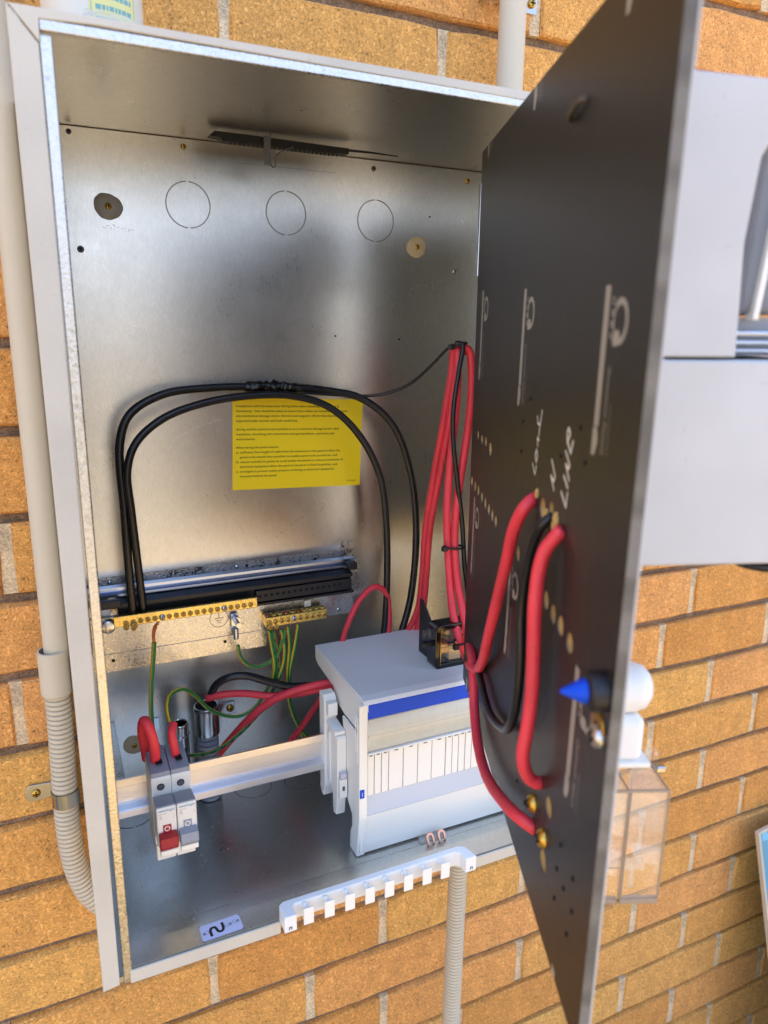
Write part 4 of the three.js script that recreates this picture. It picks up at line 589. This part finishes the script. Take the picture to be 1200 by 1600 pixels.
// ------------------------------------------------------------------ cables
const cable = (key, r, mat, name, label, category = 'cable', group, n) => { const c = curveOf(RUN[key]); return single(name, sweep(c, n ?? Math.max(40, Math.round(c.getLength() / 0.004)), r < 0.0025 ? 10 : 16, (u, s) => r * (1 + 0.05 * (vnoise(s * 55, r * 900 + key.length, 64, 95) - 0.5) + 0.03 * (vnoise(s * 180, key.length, 64, 96) - 0.5))), mat, label, category, group); };
cable('loopOuter', 0.0042, M.blackCable, 'black_cable', 'outer of the two black cables arching over the yellow label');
cable('loopInner', 0.0040, M.blackCable, 'black_cable', 'inner black cable arching across the yellow label');
{ const q = RUN.loopOuter, c = new THREE.CatmullRomCurve3([[q[7][0] - 0.006, q[7][1] + 0.0004, q[7][2]], q[7], q[8], [q[8][0] + 0.035, q[8][1] - 0.0035, q[8][2] + 0.001]].map(V)); single('tape_joint', sweep(c, 80, 18, (u, s) => { const m = u < 0.72 ? Math.pow(Math.sin(Math.PI * u / 0.72), 0.5) : 0.12; return (a) => 0.0046 + 0.0016 * m + m * 0.0032 * (vnoise(s * 260, 3 + 3 * Math.sin(a), 64, 91) - 0.3) + m * 0.0012 * (vnoise(s * 600, 5 + 4 * Math.cos(a), 64, 92) - 0.5); }), M.tape, 'lumpy black tape joint on the outer cable arch', 'tape'); }
cable('thinBlack', 0.0017, M.blackCable, 'thin_black_wire', 'thin black wire running from the tape joint to the red bundle', 'wire');
const RB = 'red cables hanging in the tied bundle beside the hinge';
cable('redA', 0.0038, M.red, 'red_cable', 'leftmost red cable of the bundle, dropping behind the white board', 'cable', RB);
cable('redB', 0.0038, M.red, 'red_cable', 'second red cable of the bundle, beside the leftmost one', 'cable', RB);
cable('redD', 0.0042, M.red, 'red_cable', 'red cable making a tight turn in front of the relay up to the panel', 'cable', RB);
cable('redC', 0.0042, M.red, 'red_cable', 'red cable nearest the hinge, curving low to the bottom panel bolts', 'cable', RB);
cable('redE', 0.0040, M.red, 'red_cable', 'thick red cable on the panel between its upper and lower terminals');
cable('blackBundle', 0.0026, M.blackCable, 'black_cable', 'black wire hanging within the tied red bundle');
cable('blackPanel', 0.0031, M.blackCable, 'black_cable', 'black cable hanging in a U on the open panel between red ones');
cable('redLoop', 0.0034, M.red, 'red_cable', 'small red loop standing behind the white board');
cable('redMain1', 0.0040, M.red, 'red_cable', 'red cable running level from the metal conduit end to the board');
cable('redMain2', 0.0046, M.red, 'red_cable', 'red cable rising from behind the rail to the board');
cable('redMain3', 0.0036, M.red, 'red_cable', 'short red cable slanting down beside the board clips');
cable('blackMain', 0.0044, M.blackCable, 'black_cable', 'black cable leaving the metal conduit end beneath the earth bar');
const EW = 'green and yellow earth wires';
cable('earthLoose', 0.0023, M.earth, 'earth_wire', 'upright earth wire with a bare copper end in front of the bracket', 'wire', EW);
cable('earthLoopS', 0.0021, M.earth, 'earth_wire', 'earth wire in an S curve from the second breaker to the bar', 'wire', EW);
cable('earthMid', 0.0022, M.earthMark, 'earth_wire', 'earth wire with black printed marks passing behind the breakers', 'wire', EW);
cable('earth1', 0.0022, M.earth, 'earth_wire', 'short earth wire, third from left below the bar', 'wire', EW);
cable('earth2', 0.0021, M.earth, 'earth_wire', 'earth wire from the bar down to the rail, fourth from left', 'wire', EW);
cable('earth3', 0.0022, M.earth, 'earth_wire', 'rightmost earth wire hanging from the brass earth bar', 'wire', EW);
cable('earth0', 0.0022, M.earth, 'earth_wire', 'leftmost earth wire hanging from the brass earth bar', 'wire', EW);
cable('earthStud', 0.0021, M.earth, 'earth_wire', 'earth wire looping from the stud lug to the earth bar', 'wire', EW);
{ const p = RUN.earthLoose[0], parts = []; for (let k = 0; k < 7; k++) { const a = k * 0.9; parts.push(sweep(curveOf([[p[0] + 0.0009 * Math.cos(a), p[1] - 0.003, p[2] + 0.0009 * Math.sin(a)], [p[0] + 0.0012 * Math.cos(a + 0.6), p[1] + 0.008, p[2] + 0.0012 * Math.sin(a + 0.6)], [p[0] + 0.002 + 0.0016 * Math.cos(a + 1.4), p[1] + 0.016, p[2] + 0.0016 * Math.sin(a + 1.4)], [p[0] + 0.004 + rr(-0.002, 0.003), p[1] + 0.019 + rr(-0.003, 0.002), p[2] + rr(-0.002, 0.002)]]), 14, 6, 0.0005)); } single('copper_strands', mergeGeometries(parts), M.copper, 'bare copper strands at the loose earth wire end', 'copper wire'); }
cable('mcbRed1', 0.0046, M.red, 'red_cable', 'red cable bent over into the left breaker with the red toggle');
cable('mcbRed2', 0.0038, M.red, 'red_sleeve', 'short red sleeved lead entering the right breaker', 'cable');
// cable ties
const tie = (cx, cy, cz, rx, rz, tilt, hx, hz, label) => {
  const t = thing('cable_tie', label, 'cable tie', [cx, cy, cz], 'black cable ties on the red bundle'); const pts = []; for (let i = 0; i < 24; i++) { const a = i / 24 * Math.PI * 2; pts.push(new THREE.Vector3(rx * Math.cos(a), tilt * Math.cos(a), rz * Math.sin(a))); }
  const c = new THREE.CatmullRomCurve3(pts, true), g = new THREE.TubeGeometry(c, 48, 0.0013, 6, true); g.scale(1, 1, 1); loc(t, 'band', g, M.black);
  loc(t, 'head', new RoundedBoxGeometry(0.0062, 0.0052, 0.0052, 1, 0.0008).translate(-rx * 0.98 + hx, -tilt, rz * 0.35 + hz), M.black); 
};
tie(0.0175, 0.9330, 0.1120, 0.0095, 0.0085, 0.002, -0.0010, 0.002, 'cable tie round the top bend of the bundle');
tie(0.0085, 0.7215, 0.1345, 0.0115, 0.0080, -0.001, -0.0035, 0.003, 'cable tie across the middle of the bundle above the relay');
tie(-0.0010, 0.6350, 0.1790, 0.0115, 0.0080, 0.0045, -0.0030, 0.004, 'cable tie on the two red cables in front of the relay');
// ------------------------------------------------------------------ relay behind the cables
{
  const t = thing('relay', 'small glossy black relay with a clear window on the board top', 'relay', [-0.003, 0.6005, 0.145]), x0 = -0.0290, x1 = 0.0270, y0 = 0.6005, y1 = 0.6480, z1 = 0.1690;
  const s = new THREE.Shape(), rd = 0.005; const rrct = (q, a, b, c, d, r) => { q.moveTo(a + r, b); q.lineTo(c - r, b); q.quadraticCurveTo(c, b, c, b + r); q.lineTo(c, d - r); q.quadraticCurveTo(c, d, c - r, d); q.lineTo(a + r, d); q.quadraticCurveTo(a, d, a, d - r); q.lineTo(a, b + r); q.quadraticCurveTo(a, b, a + r, b); };
  rrct(s, x0, y0, x1, y1, rd); const h = new THREE.Path(); rrct(h, x0 + 0.0052, y0 + 0.0040, x1 - 0.004, y1 - 0.0040, 0.002); s.holes.push(h);
  const g = new THREE.ExtrudeGeometry(s, { depth: 0.017, bevelEnabled: true, bevelSize: 0.0008, bevelThickness: 0.0008, bevelSegments: 2, curveSegments: 6 }); g.translate(0, 0, z1 - 0.0178); part(t, 'case', uvMetres(g), M.blackGloss);
  part(t, 'back_wall', box(x0 + 0.004, x1 - 0.003, y0 + 0.003, y1 - 0.003, z1 - 0.0172, z1 - 0.0155, 0), std({ color: 0x1a2038, roughness: 0.4 }));
  part(t, 'window', box(x0 + 0.0054, x1 - 0.0042, y0 + 0.0042, y1 - 0.0042, z1 - 0.0030, z1 - 0.0016, 0.0002), M.clear);
  part(t, 'trim_line', box(x0 + 0.0046, x0 + 0.0052, y0 + 0.004, y1 - 0.004, z1 + 0.0004, z1 + 0.0012, 0), M.passivated);
  const cm = std({ color: 0xb9814c, roughness: 0.5 }); part(t, 'coil', box(-0.0205, -0.0110, 0.6150, 0.6205, 0.155, 0.164, 0.001), cm); part(t, 'coil', box(-0.0200, -0.0120, 0.6215, 0.6255, 0.155, 0.164, 0.001), cm); part(t, 'coil', prism([[0.155, 0.606], [0.164, 0.606], [0.164, 0.618], [0.155, 0.620]], -0.0105, 0.004, 0.0005), std({ color: 0xc6a166, roughness: 0.6 }));
  part(t, 'clear_lug', new RoundedBoxGeometry(0.009, 0.009, 0.006, 2, 0.0015).translate(-0.0350, 0.6370, 0.158), M.clear); part(t, 'tab', box(-0.0400, -0.0292, 0.6235, 0.6285, 0.155, 0.161, 0.0008), M.black);
  part(t, 'side_flange', prism([[0.120, 0.6005], [0.1505, 0.6005], [0.1505, 0.640], [0.125, 0.662], [0.120, 0.662]], -0.0240, -0.0215, 0.0005), M.black);
}
// ------------------------------------------------------------------ white comb strip on the bottom ledge
{
  const t = thing('terminal_comb', 'white plastic comb strip with eight hanging tabs on the bottom ledge', 'comb strip', [-0.13, 0.428, 0.256]);
  const s = new THREE.Shape([[-0.2275, 0.2660], [-0.2275, 0.2495], [-0.2235, 0.2462], [-0.0410, 0.2462], [-0.0345, 0.2500], [-0.0310, 0.2660], [-0.0425, 0.2660], [-0.0435, 0.2560], [-0.0480, 0.2528], [-0.2140, 0.2528], [-0.2165, 0.2550], [-0.2165, 0.2660]].map(([x, z]) => new THREE.Vector2(x, -z)));
  const g = new THREE.ExtrudeGeometry(s, { depth: 0.0150, bevelEnabled: true, bevelSize: 0.0007, bevelThickness: 0.0007, bevelOffset: -0.0007, bevelSegments: 2 }); g.rotateX(-Math.PI / 2); g.translate(0, 0.4287, 0); part(t, 'frame', uvMetres(g), M.whiteCool);
  const pegG = cyl(0.0020, 0.0020, 0.0070, 10); pegG.rotateX(Math.PI / 2); const pg2 = cyl(0.0030, 0.0030, 0.003, 12); pg2.rotateX(Math.PI / 2);
  for (let i = 0; i < 8; i++) { const x = -0.2040 + i * 0.02005; put(t, 'tab', new RoundedBoxGeometry(0.0096, 0.0172, 0.0016, 1, 0.0005), M.white, x, 0.4356, 0.2622); const p = put(t, 'peg', pegG, M.whiteCool, x, 0.4405, 0.2577); loc(p, 'boss', pg2, M.whiteCool).position.set(-0.002, 0.0005, -0.0035); }
  for (const x of [-0.2235, -0.0375]) part(t, 'end_mark', mergeGeometries([box(x, x + 0.0006, 0.4305, 0.4330, 0.2658, 0.2664, 0), box(x + 0.002, x + 0.0026, 0.4305, 0.4335, 0.2658, 0.2664, 0), box(x, x + 0.002, 0.4330, 0.4335, 0.2658, 0.2664, 0)].map((q) => q.toNonIndexed())), M.hole);
}
// ------------------------------------------------------------------ two fork terminals and their clear holder on the floor
{
  const G = 'fork terminals lying before the white board';
  const s = new THREE.Shape(); s.moveTo(-0.0045, 0); s.lineTo(-0.0045, 0.006); s.absarc(0, 0.006, 0.0045, Math.PI, 0, true); s.lineTo(0.0045, 0); s.lineTo(0.0025, 0); s.lineTo(0.0025, 0.0058); s.absarc(0, 0.0058, 0.0025, 0, Math.PI, false); s.lineTo(-0.0025, 0); s.closePath();
  const fk = new THREE.ExtrudeGeometry(s, { depth: 0.0018, bevelEnabled: true, bevelSize: 0.0003, bevelThickness: 0.0003, bevelSegments: 1, curveSegments: 10 });
  for (const [x, z, l] of [[-0.0500, 0.2075, 'copper fork terminal on the floor, nearer the comb end tab'], [-0.0365, 0.2075, 'copper fork terminal on the floor, nearer the panel']]) { const g = fk.clone(); g.rotateX(-0.5); g.rotateY(0.15); const m = new THREE.Mesh(g, M.tinCopper); m.name = numbered('fork_terminal'); m.position.set(x, 0.4228, z); m.castShadow = m.receiveShadow = true; m.userData = { label: l, category: 'terminal', group: G }; scene.add(m); }
  single('clear_holder', new RoundedBoxGeometry(0.030, 0.0035, 0.008, 2, 0.0012).rotateY(0.05).translate(-0.0440, 0.4233, 0.1990), M.clearHazy, 'little clear plastic holder behind the fork terminals', 'holder');
}
// ------------------------------------------------------------------ conduits
const corr = (pts, R, pitch, depth) => { const c = curveOf(pts), L = c.getLength(), n = Math.round(L / pitch * 12); return sweep(c, n, 20, (u, s) => { const f = (s / pitch) % 1; return R - depth * (f < 0.125 || f > 0.875 ? 1 : 0); }); };
{
  const t = thing('conduit', 'beige conduit down the wall left of the box with flexible lower end', 'conduit', [-0.39, 0.28, 0.02]);
  part(t, 'pipe', cyl(0.0125, 0.0125, 1.4, 28).translate(-0.3895, 1.32, 0.0195), M.pvc);
  part(t, 'coupling', lathe([[0.0129, -0.0240], [0.0148, -0.0240], [0.0150, -0.0230], [0.0150, 0.0230], [0.0148, 0.0240], [0.0128, 0.0240]], 28).translate(-0.3935, 0.6030, 0.0215), M.pvc);
  part(t, 'flexible_conduit', corr([[-0.3930, 0.590, 0.0205], [-0.3935, 0.54, 0.0205], [-0.3955, 0.47, 0.0205], [-0.3960, 0.41, 0.0205], [-0.3900, 0.355, 0.022], [-0.375, 0.320, 0.024], [-0.350, 0.302, 0.028], [-0.328, 0.318, 0.032], [-0.318, 0.36, 0.036], [-0.316, 0.414, 0.04]], 0.0127, 0.0054, 0.0026), M.pvc);
}
const saddle = (name, label, cx, cy, cz, R, side, ry) => {
  const t = thing(name, label, 'pipe clamp', [cx, cy - 0.008, 0]); const h = 0.017;
  const band = new THREE.CylinderGeometry(R + 0.0012, R + 0.0012, h, 24, 1, true, -1.9, 3.8), b2 = new THREE.CylinderGeometry(R + 0.0002, R + 0.0002, h, 24, 1, true, -1.9, 3.8); b2.scale(1, 1, 1);
  part(t, 'band', mergeGeometries([band, b2]).translate(cx, cy, cz), M.chrome);
  const s = new THREE.Shape(); s.moveTo(0, -h / 2); s.lineTo(0.022, -h / 2 - 0.001); s.quadraticCurveTo(0.030, 0, 0.022, h / 2 + 0.001); s.lineTo(0, h / 2); s.closePath(); const g = new THREE.ExtrudeGeometry(s, { depth: 0.001, bevelEnabled: true, bevelSize: 0.0003, bevelThickness: 0.0003, bevelSegments: 1 }); if (side < 0) g.rotateZ(Math.PI);
  part(t, 'tab', g.translate(cx + side * (R + 0.0005), cy, 0.0012), M.chrome);
  const sc = put(t, 'screw', scG, M.passivated, cx + side * (R + 0.016), cy, 0.0026); sc.scale.setScalar(1.7); loc(sc, 'cross_slot', scS, M.hole);
};
saddle('saddle_clamp', 'bright half saddle clamp holding the flexible conduit left of the box', -0.3955, 0.457, 0.0205, 0.0128, -1);
{
  const t = thing('conduit', 'grey conduit rising from the top of the box near the panel', 'conduit', [0.1095, 1.1328, 0.045]);
  part(t, 'pipe', cyl(0.0145, 0.0145, 0.9, 28).translate(0.1095, 1.5828, 0.045), M.pvc); part(t, 'adaptor', cyl(0.0162, 0.0162, 0.012, 24).translate(0.1095, 1.1388, 0.045), M.pvc);
}
{
  const cx = 0.1095; const t = thing('saddle_clamp', 'bright saddle clamp on the conduit above the box', 'pipe clamp', [cx, 1.3, 0]);
  part(t, 'band', mergeGeometries([new THREE.CylinderGeometry(0.0156, 0.0156, 0.017, 24, 1, true, -1.8, 3.6), new THREE.CylinderGeometry(0.0148, 0.0148, 0.017, 24, 1, true, -1.8, 3.6)]).translate(cx, 1.304, 0.045), M.chrome);
  part(t, 'tab', box(cx + 0.0155, cx + 0.0165, 1.2955, 1.3125, 0.001, 0.045, 0.0003), M.chrome); part(t, 'tab', box(cx + 0.0165, cx + 0.060, 1.2955, 1.3125, 0.0008, 0.0024, 0.0004), M.chrome); part(t, 'tab', box(cx - 0.0165, cx - 0.0155, 1.2955, 1.3125, 0.001, 0.045, 0.0003), M.chrome);
  const sc = put(t, 'screw', scG, M.passivated, cx + 0.052, 1.3055, 0.0024); sc.scale.setScalar(1.8); loc(sc, 'cross_slot', scS, M.hole);
}
{ const t = thing('flexible_conduit', 'ribbed grey flexible conduit hanging below the box under the comb end', 'conduit', [0.0517, -0.6, 0.1]); part(t, 'tube', corr([[0.0517, 0.4140, 0.1], [0.0517, 0.25, 0.1], [0.0510, 0.05, 0.1], [0.0505, -0.2, 0.1], [0.05, -0.6, 0.1]], 0.0120, 0.0050, 0.0024), M.pvc); part(t, 'adaptor', cyl(0.0155, 0.0155, 0.012, 24).translate(0.0517, 0.4080, 0.1), M.pvc); }
{
  const t = thing('conduit_stub', 'grey ribbed conduit stub in a bright clamp behind the rail', 'conduit', [-0.2445, FL, 0.03]);
  part(t, 'tube', corr([[-0.2445, FL + 0.0002, 0.0320], [-0.2445, 0.47, 0.0320], [-0.2440, 0.536, 0.0320]], 0.0122, 0.0064, 0.0024), M.grey);
  part(t, 'clamp_band', mergeGeometries([cyl(0.0138, 0.0138, 0.030, 26).toNonIndexed()]).translate(-0.2442, 0.5190, 0.0320), M.chrome);
  part(t, 'clamp_lip', new THREE.TorusGeometry(0.0128, 0.0012, 8, 26).rotateX(Math.PI / 2).translate(-0.2442, 0.5365, 0.0320), M.chrome);
  part(t, 'throat', cyl(0.0112, 0.0112, 0.002, 24).translate(-0.2442, 0.5362, 0.0320), M.hole);
  part(t, 'clamp_tab', box(-0.2300, -0.2060, 0.5060, 0.5215, 0.0046, 0.0062, 0.0006), M.chrome); const sc = put(t, 'screw', scG, M.passivated, -0.2120, 0.5136, 0.0062); sc.scale.setScalar(1.7); loc(sc, 'cross_slot', scS, M.hole);
}
{
  const t = thing('steel_bush', 'bright round steel bush standing behind the right breaker', 'bush', [-0.2765, FL, 0.045]);
  part(t, 'bush', lathe([[0.0085, 0], [0.0098, 0], [0.0098, 0.106], [0.0092, 0.1085], [0.0082, 0.1085], [0.0078, 0.106], [0.0078, 0.02]], 26).translate(-0.2765, FL + 0.0002, 0.0450), M.chrome);
  part(t, 'thread_ring', new THREE.TorusGeometry(0.0100, 0.0009, 8, 26).rotateX(Math.PI / 2).translate(-0.2765, 0.5160, 0.0450), M.chrome); part(t, 'strap', box(-0.3060, -0.2920, 0.5040, 0.5190, 0.0046, 0.0060, 0.0005), M.chrome);
}
// ------------------------------------------------------------------ bottle standing on the box
{
  const t = thing('bottle', 'cream plastic bottle with a yellow label standing on the box top', 'bottle', [-0.3190, YT + 0.0013, 0.130]);
  const b = YT + 0.0013;
  part(t, 'body', lathe([[0, 0], [0.032, 0], [0.0355, 0.003], [0.0360, 0.012], [0.0360, 0.105], [0.030, 0.122], [0.014, 0.132], [0.014, 0.145], [0, 0.145]], 36).translate(-0.3190, b, 0.130), std({ color: 0xd9d3c2, roughness: 0.4 }));
  const lt = canvasTex(512, 512, (c, w, h) => { c.fillStyle = '#ded78c'; c.fillRect(0, 0, w, h); c.strokeStyle = '#7aa9a8'; c.lineWidth = 10; c.strokeRect(20, 20, w - 40, h - 40); c.fillStyle = '#6fa3a4'; for (let r = 0; r < 9; r++) { let x = 60; while (x < 430) { const q = 14 + (x * 7 + r * 31) % 46; c.fillRect(x, 60 + r * 46, q, 20); x += q + 10; } } });
  const lab = new THREE.CylinderGeometry(0.0364, 0.0364, 0.085, 24, 1, true, -0.15, 1.0); part(t, 'label', lab.translate(-0.3190, b + 0.0580, 0.130), std({ map: lt, roughness: 0.45 }));
  const cr = new THREE.IcosahedronGeometry(0.016, 2), p = cr.attributes.position; for (let i = 0; i < p.count; i++) { const k = 1 + 0.35 * Math.sin(p.getX(i) * 600) * Math.cos(p.getY(i) * 500 + p.getZ(i) * 300); p.setXYZ(i, p.getX(i) * k * 1.3, p.getY(i) * k * 0.6, p.getZ(i) * k * 0.5); } cr.computeVertexNormals();
  single('plastic_scrap', cr.translate(-0.3150, b + 0.0150, 0.188), M.clearHazy, 'crumpled clear plastic scrap in front of the bottle', 'plastic');
}
// ------------------------------------------------------------------ framed blue board leaning on the wall
{
  const t = thing('leaning_board', 'pale blue board in a beige frame leaning against the wall', 'board', [0.948, -0.585, 0.175]); t.rotation.order = 'YXZ'; t.rotation.set(-0.198, 0, 0.085);
  const w = 0.36, h = 0.70, fr = std({ color: 0xc9bfa8, roughness: 0.5 });
  loc(t, 'face', box(-w / 2 + 0.0049, w / 2 - 0.0049, 0.0049, h - 0.0049, -0.003, 0.0025, 0.001), std({ color: 0x74bcd8, roughness: 0.35, map: rep(dataTex(256, (u, v) => { const k = vnoise(u * 12, v * 12, 12, 71) > 0.72 ? 1.12 : 0.94; return [225 * k, 225 * k, 225 * k]; }, true), 6) }));
  loc(t, 'frame', box(-w / 2, -w / 2 + 0.0050, 0, h, -0.005, 0.004, 0.001), fr); loc(t, 'frame', box(w / 2 - 0.0050, w / 2, 0, h, -0.005, 0.004, 0.001), fr); loc(t, 'frame', box(-w / 2 + 0.0052, w / 2 - 0.0052, h - 0.0050, h, -0.005, 0.0038, 0.001), fr); loc(t, 'frame', box(-w / 2 + 0.0052, w / 2 - 0.0052, 0, 0.0050, -0.005, 0.0038, 0.001), fr);
}
renderer.render(scene, camera);
